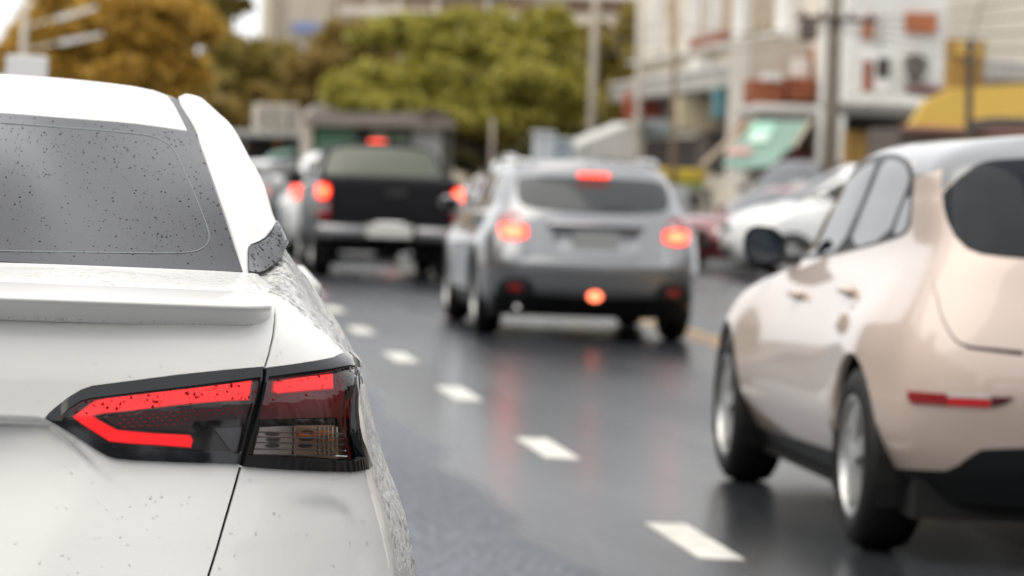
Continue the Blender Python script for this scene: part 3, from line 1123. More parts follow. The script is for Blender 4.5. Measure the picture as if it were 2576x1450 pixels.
g_bot = [(0, .548, 1.1265), (.15, .552, 1.1262), Lp(200, 669, .566), Lp(430, 677, .59), Lp(611, 684, .63)]
g_mid = [(0, .96, 1.281), (.15, .958, 1.280), Lp(180, 480, .955), Lp(385, 488, .935), Lp(548, 498, .915)]
g_top = [(0, 1.372, 1.3905), (.13, 1.37, 1.388), Lp(160, 297, 1.365), Lp(345, 312, 1.352), Lp(491, 334, 1.335)]
GS = Surf([g_bot, g_mid, g_top], mirror_u=(True, False), res=(120, 90))
full = np.array([[-.01, -.01], [GS.U + .01, -.01], [GS.U + .01, GS.V + .01], [-.01, GS.V + .01]])
gl_ = panels(GS, [], C1.o, base=dict(name='rear_window', mat=HGLASS, side='join', rim=.02), step=.04)['rear_window'][0]
line = [(0, 309), (173, 322), (300, 332), (369, 340), (395, 347), (416, 357), (430, 368), (442, 385), (460, 422), (481, 467), (500, 515), (520, 567), (527, 592), (525, 607), (516, 621), (500, 630), (486, 634), (434, 638), (250, 636), (0, 632)]
lw = chaikin(line, 2, False)
ub = C1.px(GS, stroke(lw, 2.2), step=6)
left_top = C1.px(GS, [(0, 309)], closed=False)[0]
b_ = panels(GS, [dict(name='border_line', uv=ub, mat=DOTLINE, side='both', off=.0007, rim=.0005)], gl_, step=.03)

# ---- roof, pillars, black quarter trim ---------------------------------------
rf = [[(0, 1.378, 1.392), (.13, 1.376, 1.3895), Lp(155, 294, 1.372), Lp(345, 309, 1.358), Lp(470, 328, 1.345)],
      [(0, 1.52, 1.424), (.13, 1.52, 1.423), (.26, 1.515, 1.419), (.37, 1.51, 1.410), Lp(454, 296, 1.50)],
      [(0, 1.72, 1.456), (.13, 1.72, 1.455), (.26, 1.71, 1.450), (.375, 1.70, 1.440), Lp(437, 264, 1.69)],
      [(0, 1.96, 1.4765), (.13, 1.96, 1.4755), (.26, 1.95, 1.470), (.385, 1.92, 1.459), Lp(421, 242, 1.92)],
      [(0, 2.3, 1.4825), (.13, 2.3, 1.4815), (.26, 2.3, 1.476), (.39, 2.3, 1.462), (.455, 2.3, 1.446)],
      [(0, 2.8, 1.468), (.13, 2.8, 1.467), (.26, 2.8, 1.461), (.39, 2.8, 1.446), (.46, 2.8, 1.43)],
      [(0, 3.2, 1.42), (.13, 3.2, 1.419), (.26, 3.19, 1.412), (.38, 3.18, 1.397), (.45, 3.17, 1.38)]]
RS = Surf(rf, mirror_u=(True, False), res=(60, 60))
panels(RS, [], C1.o, base=dict(name='roof', mat=WHITE, side='join', rim=.018), step=.05)

pil = [[(617.5, 686, .635), (660, 685, .745), (703, 652, .88), (722, 614, 1.0)],
       [(600, 628, .745), (640, 614, .84), (678, 600, .95), (706, 578, 1.06)],
       [(574, 556, .86), (626, 545, .93), (663, 545, 1.03), (689, 545, 1.14)],
       [(547, 481, 1.01), (598, 474, 1.07), (636, 468, 1.16), (664, 464, 1.24)],
       [(519, 401, 1.19), (563, 390, 1.25), (600, 389, 1.32), (626, 393, 1.38)],
       [(497, 333, 1.345), (528, 314, 1.42), (562, 314, 1.49), (587, 322, 1.54)],
       [(472, 287, 1.56), (494, 266, 1.66), (523, 269, 1.71), (547, 282, 1.74)],
       [(450, 248, 1.80), (466, 238, 1.88), (488, 240, 1.92), (508, 248, 1.95)]]
PN = []
for r in pil:
    p_ = [np.array(Lp(*q)) for q in r]
    PN.append(p_ + [p_[-1] + np.array([.006, .30, -.012])])
PN.append([np.array(p) for p in ((.463, 2.3, 1.447), (.495, 2.3, 1.452), (.53, 2.35, 1.436), (.565, 2.4, 1.40), (.60, 2.6, 1.345))])
PN.append([np.array(p) for p in ((.468, 2.8, 1.431), (.50, 2.8, 1.435), (.533, 2.83, 1.42), (.565, 2.85, 1.385), (.60, 3.0, 1.32))])
PS = Surf(PN, mirror_u=(False, False), res=(120, 160))
tp = chaikin([(624, 690), (623, 672), (622.5, 624), (630, 617), (642, 613), (662, 603), (682, 583), (692, 560)], 1, False)
tq = C1.px(PS, tp, step=5, closed=False)
uv_t = np.concatenate([tq, [[PS.U + .001, tq[-1][1] + .03], [PS.U + .001, -.001], [tq[0][0], -.001]]])
panels(PS, [dict(name='quarter_trim', uv=uv_t, mat=HTRIM, side='both', off=.004, rim=.012)], C1.o,
       base=dict(name='roof_pillar', mat=WHITE, side='both', rim=.022), step=.02)
# thin dark joint over the trim
jt = [(633, 618), (648, 612), (664, 603), (676, 591), (685, 576)]
uv_j = C1.px(PS, stroke(jt, [1.5, 3, 4, 4, 2.5]), step=5)
panels(PS, [dict(name='trim_seal', uv=uv_j, mat=VOIDM, side='both', off=.0055, rim=.002)], C1.o, step=.015)

# roof ditch moulding
V, Fs = [], []
e1 = [RS.ev(np.array([[RS.U, t * RS.V]]))[0] for t in np.linspace(0, 1, 30)]
ys = [p[1] for p in e1]
pe = [PS.ev(np.array([[0, t * PS.V]]))[0] for t in np.linspace(0, 1, 80)]
pey = np.array([p[1] for p in pe])
pex = np.array(pe)
for p in e1:
    o_ = np.array([np.interp(p[1], pey, pex[:, k]) for k in range(3)])
    o_[1] = p[1]
    for q in (p + (-.004, 0, -.004), p * .7 + o_ * .3 + (0, 0, -.004), o_ + (.004, 0, -.006)):
        V.append(tuple(q))
for i in range(len(e1) - 1):
    for k in range(2):
        Fs.append((i * 3 + k, i * 3 + k + 1, (i + 1) * 3 + k + 1, (i + 1) * 3 + k))
for s in (1, -1):
    mesh_obj('roof_moulding', [(a * s, b, c) for a, b, c in V], Fs if s > 0 else [tuple(reversed(f)) for f in Fs], DITCHM, C1.o)

# side glass, windscreen, mirror, handles, wheels (mostly hidden behind the quarter)
for s in (1, -1):
    b = MB()
    top = [(.628, 1.36, 1.235), (.612, 1.75, 1.30), (.602, 2.3, 1.34), (.600, 3.0, 1.32), (.60, 3.25, 1.20), (.60, 3.32, 1.06)]
    bot = [(.664, 1.30, 1.12), (.674, 1.75, 1.10), (.692, 2.3, 1.045), (.66, 3.0, 1.005), (.62, 3.25, 1.0), (.60, 3.36, 1.0)]
    V = [(p[0] * s, p[1], p[2]) for p in top + bot]
    n = len(top)
    Fs = [(i, i + 1, n + i + 1, n + i) if s < 0 else (i, n + i, n + i + 1, i + 1) for i in range(n - 1)]
    mesh_obj('side_window', V, Fs, HGLASS, C1.o)
    wheel(C1, .865, .93, .315, .2, 'five', s)
    wheel(C1, .86, 3.56, .315, .2, 'five', s)
    b = MB()
    b.box((s * .815, 1.72, .912), (.055, .20, .060), bevel=.026)
    b.build('door_handle', WHITE, C1.o, True)
    b = MB()
    b.box((s * .79, 2.55, .90), (.055, .20, .045), bevel=.02)
    b.build('door_handle', WHITE, C1.o, True)
    b = MB()
    b.box((s * .765, 2.92, 1.015), (.115, .13, .115), bevel=.045)
    b.box((s * .72, 2.95, .98), (.10, .06, .04), bevel=.01)
    mi = b.build('door_mirror', WHITE, C1.o, True)
    MB().box((s * .745, 2.852, 1.012), (.06, .012, .08), bevel=.004).build('mirror_glass', GLASS, mi)
wsV = [(-.60, 3.34, 1.0), (-.33, 3.39, 1.018), (0, 3.44, 1.022), (.33, 3.39, 1.018), (.60, 3.34, 1.0), (.45, 3.17, 1.375), (.25, 3.19, 1.41), (0, 3.2, 1.418), (-.25, 3.19, 1.41), (-.45, 3.17, 1.375)]
wsV = [(a, b + .9 * (1.42 - c) * .6 if False else b, c) for a, b, c in wsV]
mesh_obj('windscreen', wsV, [(0, 1, 8, 9), (1, 2, 7, 8), (2, 3, 6, 7), (3, 4, 5, 6)], HGLASS, C1.o)
chassis(C1, .80, .12, 4.35)
wells(C1, .85, (.93, 3.56), .37)


# ---- rain drops ---------------------------------------------------------------
WATER = mat('water', (1, 1, 1), rough=0.0, ior=1.33, trans=1.0)
WATERTHIN = clear_mat('thin_water_bead', (.985, .985, .985), ior=1.22)
WATERDARK = mat('water_over_black', (0.006, 0.007, 0.009), rough=0.03, ior=1.33)


def drops(name, S, uv, size, m, parent, off=0.0, stretch=1.0, flat=.45, sides=(1,)):
    P, N = S.ev(uv), S.nrm(uv)
    P = P + N * (off if np.isscalar(off) else np.asarray(off)[:, None])
    up = np.array([0, 0, 1.0])
    V, Fs = [], []
    k = 8
    for p, n, s in zip(P, N, size):
        a = np.cross(up, n)
        a /= np.linalg.norm(a) + 1e-9
        b = np.cross(n, a)
        st = stretch * rng.uniform(.8, 1.5)
        ph = rng.uniform(-.6, .6)
        a2, b2 = a * math.cos(ph) + b * math.sin(ph), b * math.cos(ph) - a * math.sin(ph)
        base = len(V)
        for (r, h) in ((1.0, -.03), (.93, .28), (.66, .72), (.3, .95)):
            for t in range(k):
                th = 2 * math.pi * t / k
                wv_ = 1 + .12 * math.sin(2 * th + ph * 9)
                V.append(p + s * (r * wv_ * math.cos(th) * a2 + st * r * wv_ * math.sin(th) * b2 + flat * h * n))
        V.append(p + s * flat * n)
        for j in range(3):
            for t in range(k):
                Fs.append((base + j * k + t, base + j * k + (t + 1) % k, base + (j + 1) * k + (t + 1) % k, base + (j + 1) * k + t))
        for t in range(k):
            Fs.append((base + 3 * k + t, base + 3 * k + (t + 1) % k, base + 4 * k))
    o = mesh_obj(name, V, Fs, m, parent)
    o['kind'] = 'stuff'
    return o


def rnd(S, n, lo=(0, 0), hi=(1, 1)):
    return np.stack([rng.uniform(lo[0], hi[0], n) * S.U, rng.uniform(lo[1], hi[1], n) * S.V], 1)


def sizes(n, lo, hi, p=3.0):
    return lo + (hi - lo) * rng.random(n) ** p


uvg = rnd(GS, 1300, (0, .02), (1, .98))
drops('rain_drops', GS, uvg, sizes(len(uvg), .0005, .0022, 3.0), WATERDARK, gl_, .0005, 1.0, .40)
# clusters
cl = []
for c in rnd(GS, 45, (.1, .05), (1, .95)):
    cl += [c + rng.normal(0, .018, 2) for _ in range(rng.integers(4, 12))]
cl = np.clip(np.array(cl), .005, [GS.U - .005, GS.V - .005])
drops('rain_drops', GS, cl, sizes(len(cl), .0004, .0014, 2.0), WATERDARK, gl_, .0005, 1.0, .40)
uvq = rng.random((420, 2)) * [PS.U, tq[:, 1].max()]
uvq = uvq[inside(uv_t, uvq)]
drops('rain_drops', PS, uvq, sizes(len(uvq), .0007, .0024, 2.6), WATERDARK, C1.o, .0048, 1.5, .40)
# paint: lid, deck, quarter, flank
keepm = lambda uv: ~(inside(uv_in, uv) | inside(uv_out, uv) | inside(uv_gm, uv) | inside(uv_gu, uv))
uvp = rnd(HS, 2600, (0, .25), (.24, 1))
uvp = uvp[keepm(uvp)]
drops('rain_drops', HS, uvp, sizes(len(uvp), .0007, .0026, 3.5), WATERTHIN, C1.o, 0, 1.25, .30)
pf = HS.gp
fsel = HS.guv[(pf[:, 1] > .30) & (pf[:, 1] < 1.15) & (pf[:, 2] > .50) & (pf[:, 0] > .60)]
uvf = fsel[rng.integers(0, len(fsel), 7000)] + rng.uniform(-.008, .008, (7000, 2))
uvf = np.clip(uvf, .001, [HS.U - .001, HS.V - .001])
pf2 = HS.ev(uvf)
uvf = uvf[keepm(uvf) & ((pf2[:, 1] - .93) ** 2 + (pf2[:, 2] - .31) ** 2 > .37 ** 2)]
drops('rain_drops', HS, uvf, sizes(len(uvf), .0012, .0052, 1.6), WATER, C1.o, 0, 1.6, .42)
dk = rnd(HS, 2500, (0, .86), (.17, .985))
drops('rain_drops', HS, dk, sizes(len(dk), .001, .0045, 2.0), WATERTHIN, C1.o, 0, .9, .25)
# beads along the lower lip of the spoiler
bx = np.sort(rng.uniform(.0, .58, 46))
b = MB()
for x in bx:
    r = rng.uniform(.0008, .0024)
    yb = 0.055 * (x / .6) ** 2.2
    b.tube([(x, .109 + yb, 1.0512 - r * 1.4), (x, .109 + yb, 1.0512 - r * .7), (x, .109 + yb, 1.0512 + r * .2)], [r * .5, r, r * .6], 8)
b.build('rain_drops', WATER, C1.o, True)['kind'] = 'stuff'
# lamp drops
for uvw, zc, nm in ((uv_inw, crs_in, 110), (uv_outw, crs_out, 80)):
    q = uvw.min(0) + rng.random((nm * 6, 2)) * (uvw.max(0) - uvw.min(0))
    q = q[inside(uvw, q)]
    p = HS.ev(q)
    q = q[(p[:, 2] > zc(p[:, 0]) + .004)][:nm]
    of = lens_off(zc)(HS.ev(q)) + .0003
    drops('rain_drops', HS, q, sizes(len(q), .0008, .0026, 2.5), mat('water_over_red', (.16, .002, .003), rough=.02, ior=1.33), C1.o, of, 1.1, .45)

# ================================================================== beige two-tone hatchback
BEIGE = paint('beige_paint', (0.60, 0.485, 0.42), rough=0.40)
GREYR = paint('silver_grey_roof', (0.17, 0.175, 0.18), rough=0.35, metal=0.3)
SILVER = paint('silver_paint', (0.27, 0.275, 0.285), rough=0.30, metal=0.85)
BLACKPT = mat('black_paint', (0.006, 0.006, 0.008), rough=0.32, ior=1.33)
OGLASS = mat('dark_blue_glass', (0.013, 0.017, 0.022), rough=0.04, ior=1.2)
SGLASS = mat('suv_rear_glass', (0.040, 0.047, 0.049), rough=0.08, ior=1.42)
BUMPM = mat('dull_bumper_metal', (0.30, 0.30, 0.31), rough=0.35, metal=0.9)
SIDEGL = mat('side_glass', (0.015, 0.017, 0.02), rough=0.03, ior=2.5)

C2 = Car('beige_hatchback', 3.56, 11.8, 0, 'beige compact hatchback with silver grey roof and black mirror', 'car')
k2 = lambda a, b: (1823.8 + a * .39033, 188.7 + b * .39033)
k3 = lambda a, b: (1792.4 + a * .50102, 723.2 + b * .50102)


def ora_disp(p):
    p = p.copy()
    g = np.exp(-((p[:, 1] - .75) / .48) ** 2) + np.exp(-((p[:, 1] - 3.5) / .52) ** 2)
    zz = sstep((p[:, 2] - .25) / .2) * sstep((1.02 - p[:, 2]) / .22)
    p[:, 0] *= 1 + .052 * g * zz
    return p


YW = (.75, 2.1, 3.45)
net2 = [rowpts(.22, .22, .81, .15, .10, 4.02, .30, YW), rowpts(.34, .34, .865, .075, .12, 4.15, .30, YW),
        rowpts(.47, .50, .900, .03, .13, 4.20, .30, YW), rowpts(.62, .60, .898, .0, .13, 4.21, .30, YW), rowpts(.77, .72, .882, .02, .13, 4.14, .32, YW),
        rowpts(.96, .87, .825, .09, .13, 3.88, .34, (.75, 2.0, 3.2)), rowpts(1.14, 1.0, .752, .17, .14, 3.28, .30), rowpts(1.30, 1.22, .722, .31, .12, 2.86, .25),
        rowpts(1.44, 1.42, .672, .46, .12, 2.48, .2), rowpts(1.512, 1.50, .48, .62, .08, 2.28, .1), spine(1.545, 1.535, .64, 2.22)]
S2 = Surf(net2, spine=True, disp=ora_disp, res=(300, 130))
P2 = lambda pts, f=k2, **k: C2.px(S2, [f(*p) for p in pts], side='L', **k)


def to_centre(uv, first=True, last=True):
    """lets an open outline run on to the car's middle line"""
    a = [[-.01, uv[0][1]]] if first else []
    b_ = [[-.01, uv[-1][1]]] if last else []
    return np.concatenate([x for x in (a, uv, b_) if len(x)])


def windscreen_uv(S, r0, r1, c0=8.75):
    """front window between two rows of the control net"""
    k = int(c0)
    u0 = S.ku[k + 1] + (S.ku[k + 2] - S.ku[k + 1]) * (c0 - k)
    v0, v1 = S.kv[r0 + 1] + .02, S.kv[r1 + 1] - .01
    return np.array([[u0 - .05, v0], [S.U + .01, v0], [S.U + .01, v1], [u0 + .05, v1]])


rw = to_centre(P2([(1927, 540), (1750, 550), (1680, 560), (1610, 588), (1520, 655), (1430, 735), (1402, 770), (1410, 850), (1432, 935), (1482, 1042), (1560, 1120), (1650, 1155), (1780, 1172), (1927, 1185)], closed=False, rear=True))
tr = P2([(425, 1195), (440, 1130), (560, 930), (700, 720), (830, 590), (950, 526), (1050, 508), (1140, 520), (1208, 575), (1220, 700), (1198, 950), (1174, 1024), (1060, 1070), (760, 1148), (600, 1178)], smooth=1)
g1 = P2([(490, 1172), (570, 1000), (700, 800), (830, 650), (930, 580), (985, 562), (900, 800), (750, 1130), (620, 1158)], smooth=1)
g2 = P2([(1025, 556), (1110, 550), (1178, 592), (1196, 690), (1150, 800), (1052, 1055), (790, 1126), (925, 800)], smooth=1)
g3 = P2([(1200, 745), (1188, 950), (1166, 1012), (1088, 1042), (1130, 900)], smooth=1)
rp = P2([(1222, 668), (1300, 632), (1398, 604), (1396, 745), (1610, 588)], closed=False)
v7 = S2.kv[9] - .03
roofuv = np.concatenate([rp, [[-.01, rp[-1][1]], [-.01, S2.V + .01], [S2.U + .01, S2.V + .01], [S2.U + .01, v7], [rp[0][0] + .05, v7]]])
lb = P2([(905, 902), (930, 912), (1170, 921), (1235, 892), (1290, 850), (1350, 814), (1564, 806)], k3, closed=False, rear=True)
lowuv = np.concatenate([[[lb[0][0], -.01]], lb, [[-.01, lb[-1][1]], [-.01, -.01]]])
seam = C2.px(S2, stroke([k3(*p) for p in [(1100, -140), (1112, 0), (1150, 150), (1190, 225), (1225, 272), (1290, 302), (1564, 332)]], [3, 4, 4, 4, 5, 9, 12]), side='L', rear=True)
q_yz = lambda pts, **k: C2.yz(S2, pts, **k)
panels(S2, [dict(name='roof', uv=roofuv, mat=GREYR, off=.001, rim=.004),
            dict(name='rear_bumper_trim', uv=lowuv, mat=BLACKP, off=.003),
            dict(name='sill', uv=q_yz([(1.0, .05), (1.0, .31), (3.2, .27), (3.2, .05)]), mat=BLACKP, side='both', off=.004),
            dict(name='tailgate_seam', uv=seam, mat=VOIDM, side='both', off=-.008),
            dict(name='rear_window', uv=rw, mat=OGLASS, off=.002),
            dict(name='windscreen', uv=windscreen_uv(S2, 6, 8), mat=GLASS, off=.002),
            dict(name='window_surround', uv=tr, mat=BLACKP, side='both', off=.003),
            dict(name='side_window', uv=g1, mat=SIDEGL, side='both', off=.005), dict(name='side_window', uv=g2, mat=SIDEGL, side='both', off=.005),
            dict(name='side_window', uv=g3, mat=SIDEGL, side='both', off=.005),
            dict(name='reflector', uv=P2([(982, 520), (1180, 536), (1178, 592), (1002, 580), (985, 560)], k3, rear=True), mat=REDLENS, side='both', off=.006),
            dict(name='reflector', uv=P2([(1182, 552), (1392, 560), (1394, 602), (1180, 592)], k3, rear=True), mat=mat('bright_red_lens', (.62, .02, .025), rough=.1, coat=1), side='both', off=.006),
            dict(name='reflector_strip', uv=P2([(1182, 537), (1385, 547), (1392, 559), (1182, 551)], k3, rear=True), mat=HEADL, side='both', off=.006),
            dict(name='reflector', uv=P2([(1397, 549), (1515, 552), (1470, 582), (1400, 602)], k3, rear=True), mat=mat('dark_red_lens', (.09, .006, .01), rough=.1, coat=1), side='both', off=.006),
            dict(name='headlight', uv=C2.xz(S2, [(.62, .66), (.80, .68), (.80, .84), (.62, .84)], front=True), mat=HEADL, side='both', off=.004),
            dict(name='gap', uv=q_yz(arch(.76, .33, .385, 28)), mat=None), dict(name='gap', uv=q_yz(arch(3.5, .33, .385, 28)), mat=None)],
       C2.o, base=dict(name='body', mat=BEIGE, side='join', rim=.03), step=.035)
for s in (1, -1):
    for y in (.76, 3.5):
        wheel(C2, .925, y, .335, .225, 'five', s)
    # mirror: rounded black shell, glass facing back
    xc, zc_ = s * .868, 1.056
    V, Fs = [], []
    nr, nn = 6, 18
    for i in range(nr + 1):
        t = i / nr
        r = math.sqrt(max(0, 1 - (t * .96) ** 2))
        for k in range(nn):
            a = 2 * math.pi * k / nn
            ca, sa = math.cos(a), math.sin(a)
            ex = math.copysign(abs(ca) ** .8, ca) * .090
            ez = math.copysign(abs(sa) ** .8, sa) * .082 + (.012 * (s * ca) if sa > 0 else 0)
            V.append((xc + ex * (.35 + .65 * r), 2.98 + t * .13, zc_ + ez * (.35 + .65 * r)))
    for i in range(nr):
        for k in range(nn):
            Fs.append((i * nn + k, (i + 1) * nn + k, (i + 1) * nn + (k + 1) % nn, i * nn + (k + 1) % nn))
    Fs.append(tuple(nr * nn + k for k in reversed(range(nn))))
    mo = mesh_obj('door_mirror', V, Fs, BLACKPT, C2.o)
    mesh_obj('mirror_glass', [(xc + (v[0] - xc) * .93, 2.992, zc_ + (v[2] - zc_) * .9) for v in V[:nn]], [tuple(range(nn)) if s < 0 else tuple(reversed(range(nn)))], mat('mirror_blue_glass', (.02, .03, .04), rough=.03, ior=1.5), mo, smooth=False)
    MB().box((xc - s * .10, 3.02, zc_ - .055), (.14, .06, .04), bevel=.012).build('mirror_arm', BLACKP, mo, True)
    for y, x, z in ((1.30, .822, .925), (2.30, .852, .875)):
        uvh = C2.yz(S2, [(y, z)], closed=False)
        p = S2.ev(uvh)[0]
        MB().box((s * (p[0] + .018), y, z), (.05, .19, .036), bevel=.016).build('door_handle', BEIGE, C2.o, True)
chassis(C2, .80, .22, 4.0, .16, .30)
wells(C2, .93, (.76, 3.5), .40)
MB().box((0, .85, 1.545), (.05, .16, .05), bevel=.02).build('roof_aerial', GREYR, C2.o, True)

# ================================================================== silver estate
C3 = Car('silver_suv', 3.74, 28.1, 0, 'silver crossover estate with its brake lamps lit and roof rails', 'car')
k4 = lambda a, b: (1069.1 + a * .3904, 345.9 + b * .3904)
YW3 = (.90, 2.2, 3.5)
net3 = [rowpts(.24, .24, .84, .16, .05, 4.25, .25, YW3), rowpts(.36, .36, .888, .04, .09, 4.40, .28, YW3), rowpts(.52, .5, .897, .005, .10, 4.44, .30, YW3),
        rowpts(.64, .6, .897, .0, .11, 4.45, .30, YW3), rowpts(.84, .76, .885, .055, .14, 4.36, .32, YW3), rowpts(1.01, .93, .815, .115, .15, 4.05, .35, (.95, 2.1, 3.2)),
        rowpts(1.09, 1.0, .772, .165, .15, 3.38, .30), rowpts(1.27, 1.24, .708, .34, .13, 2.86, .25), rowpts(1.395, 1.39, .635, .50, .12, 2.5, .2),
        rowpts(1.455, 1.445, .47, .56, .08, 2.3, .1), spine(1.482, 1.472, .58, 2.25)]


def suv_disp(p):
    p = p.copy()
    g = np.exp(-((p[:, 1] - .92) / .5) ** 4) + np.exp(-((p[:, 1] - 3.52) / .5) ** 4)
    p[:, 0] *= 1 + .022 * g * sstep((p[:, 2] - .3) / .1) * sstep((.95 - p[:, 2]) / .2)
    # number-plate recess
    x, z = np.abs(p[:, 0]), p[:, 2]
    wz = .33 + (z - .69) * .10
    a = sstep((wz - x) / .03) * sstep((z - .685) / .02) * sstep((.875 - z) / .015) * (p[:, 1] < .3)
    rear = p[:, 1] < .45
    tilt = .10 * np.clip(.985 - z, 0, .33) * sstep((.60 - x) / .06) * sstep((z - .655) / .01)    # tailgate leans in towards its foot
    rec = (.02 + .18 * np.clip(z - .69, 0, .2) - .10 * np.clip(.985 - z, 0, .33)) * a
    lip = .030 * sstep((.655 - z) / .012) * sstep((.86 - x) / .08) * sstep((z - .28) / .1)       # bumper shelf
    p[:, 1] += np.where(rear, tilt + rec - lip, 0)
    return p


S3 = Surf(net3, spine=True, disp=suv_disp, res=(260, 150))
P3 = lambda pts, f=None, **k: C3.px(S3, [f(*p) for p in pts] if f else pts, side='L', **k)
w3 = to_centre(P3([(1487, 446), (1380, 444), (1322, 445), (1303, 451), (1299, 478), (1303, 503), (1316, 518), (1350, 527), (1420, 534), (1487, 537)], closed=False, rear=True))
strip3 = P3([(1340, 738), (1490, 750)], closed=False, rear=True)
strip3 = np.concatenate([[[strip3[0][0], -.01]], strip3, [[-.01, strip3[-1][1]], [-.01, -.01]]])
y3 = lambda pts, **k: C3.yz(S3, pts, **k)
panels(S3, [dict(name='bumper_trim', uv=strip3, mat=BLACKP, off=.004),
            dict(name='arch_trim', uv=y3(arch(.92, .33, .44, 28)), mat=BLACKP, side='both', off=.006),
            dict(name='arch_trim', uv=y3(arch(3.52, .33, .44, 28)), mat=BLACKP, side='both', off=.006),
            dict(name='sill', uv=y3([(1.3, .05), (1.3, .34), (3.1, .34), (3.1, .05)]), mat=BLACKP, side='both', off=.005),
            dict(name='bumper_corner', uv=P3([(1254, 706), (1300, 697), (1332, 701), (1346, 722), (1340, 772), (1310, 795), (1236, 790), (1246, 745)], smooth=1), mat=BLACKP, side='both', off=.008),
            dict(name='reflector', uv=P3([(1280, 714), (1312, 716), (1312, 731), (1280, 729)], rear=True), mat=REDLENS, side='both', off=.012),
            dict(name='rear_window', uv=w3, mat=SGLASS, off=.003),
            dict(name='windscreen', uv=windscreen_uv(S3, 6, 8), mat=GLASS, off=.003),
            dict(name='side_window', uv=y3([(.62, 1.10), (.62, 1.20), (.80, 1.33), (1.0, 1.365), (2.2, 1.375), (2.5, 1.33), (2.95, 1.12), (3.0, 1.06), (2.2, 1.075), (1.0, 1.095)]), mat=GLASS, side='both', off=.003),
            dict(name='tail_lamp', uv=P3([(1254, 556), (1262, 543), (1285, 534), (1303, 536), (1313, 549), (1320, 562), (1330, 574), (1328, 598), (1298, 606), (1264, 600), (1255, 580)], step=4), mat=REDLENS, side='both', off=.010),
            dict(name='tail_lamp_clear', uv=P3([(1287, 550), (1310, 552), (1316, 564), (1290, 562)], rear=True, step=4), mat=HEADL, side='both', off=.013),
            dict(name='brake_light', uv=P3([(1257, 568), (1290, 564), (1326, 572), (1326, 597), (1297, 605), (1265, 599), (1257, 582)], step=4), mat=BRAKE, side='both', off=.014),
            dict(name='brake_core', uv=P3([(1268, 573), (1316, 576), (1316, 595), (1270, 592)], smooth=1, step=4, rear=True), mat=BRAKEHOT, side='both', off=.018),
            dict(name='gap', uv=y3(arch(.92, .33, .375, 28)), mat=None), dict(name='gap', uv=y3(arch(3.52, .33, .375, 28)), mat=None)],
       C3.o, base=dict(name='body', mat=SILVER, side='join', rim=.03), step=.02, fine_u=1.25)
for s in (1, -1):
    for y in (.92, 3.52):
        wheel(C3, .895, y, .335, .22, 'twin', s)
    MB().tube([(s * .575, .75, 1.425), (s * .585, .85, 1.475), (s * .59, 1.2, 1.492), (s * .585, 2.0, 1.488), (s * .575, 2.3, 1.445)], .019, 8).build('roof_rail', CHROME if False else SILVER, C3.o, True)
    mi = MB().box((s * .94, 2.95, 1.06), (.19, .12, .14), bevel=.045).build('door_mirror', SILVER, C3.o, True)
    MB().box((s * .95, 2.884, 1.06), (.14, .01, .10), bevel=.004).build('mirror_glass', GLASS, mi)
MB().box((0, .055, .942), (.80, .06, .05), bevel=.02).build('tailgate_garnish', SILVER, C3.o, True)
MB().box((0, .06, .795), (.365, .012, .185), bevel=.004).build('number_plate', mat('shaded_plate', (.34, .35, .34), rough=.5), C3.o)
MB().box((0, .056, .725), (.33, .012, .022), bevel=.003).build('plate_band', mat('plate_band_grey', (.16, .17, .16), rough=.5), C3.o)
MB().box((0, .355, 1.352), (.26, .05, .032), bevel=.01).build('high_brake_light', BRAKE, C3.o)
fl_ = MB().prism([(.0 + .058 * math.cos(t), -.012, .372 + .042 * math.sin(t)) for t in np.linspace(0, 2 * math.pi, 18, endpoint=False)], (0, .05, 0)).build('fog_lamp', BRAKEHOT, C3.o)
MB().tube([(-.62, .20, .26), (-.62, .04, .25)], .03, 10).build('exhaust_pipe', CHROME, C3.o, True)
b = MB().tube([(0, .95, 1.48), (0, .80, 1.60)], .006, 6)
b.build('roof_aerial', BLACKP, C3.o)
MB().tube([(.05, .145, 1.075), (.30, .168, 1.085)], .010, 6).build('wiper', BLACKP, C3.o)
chassis(C3, .82, .25, 4.2, .19, .32)
wells(C3, .90, (.92, 3.52), .39)

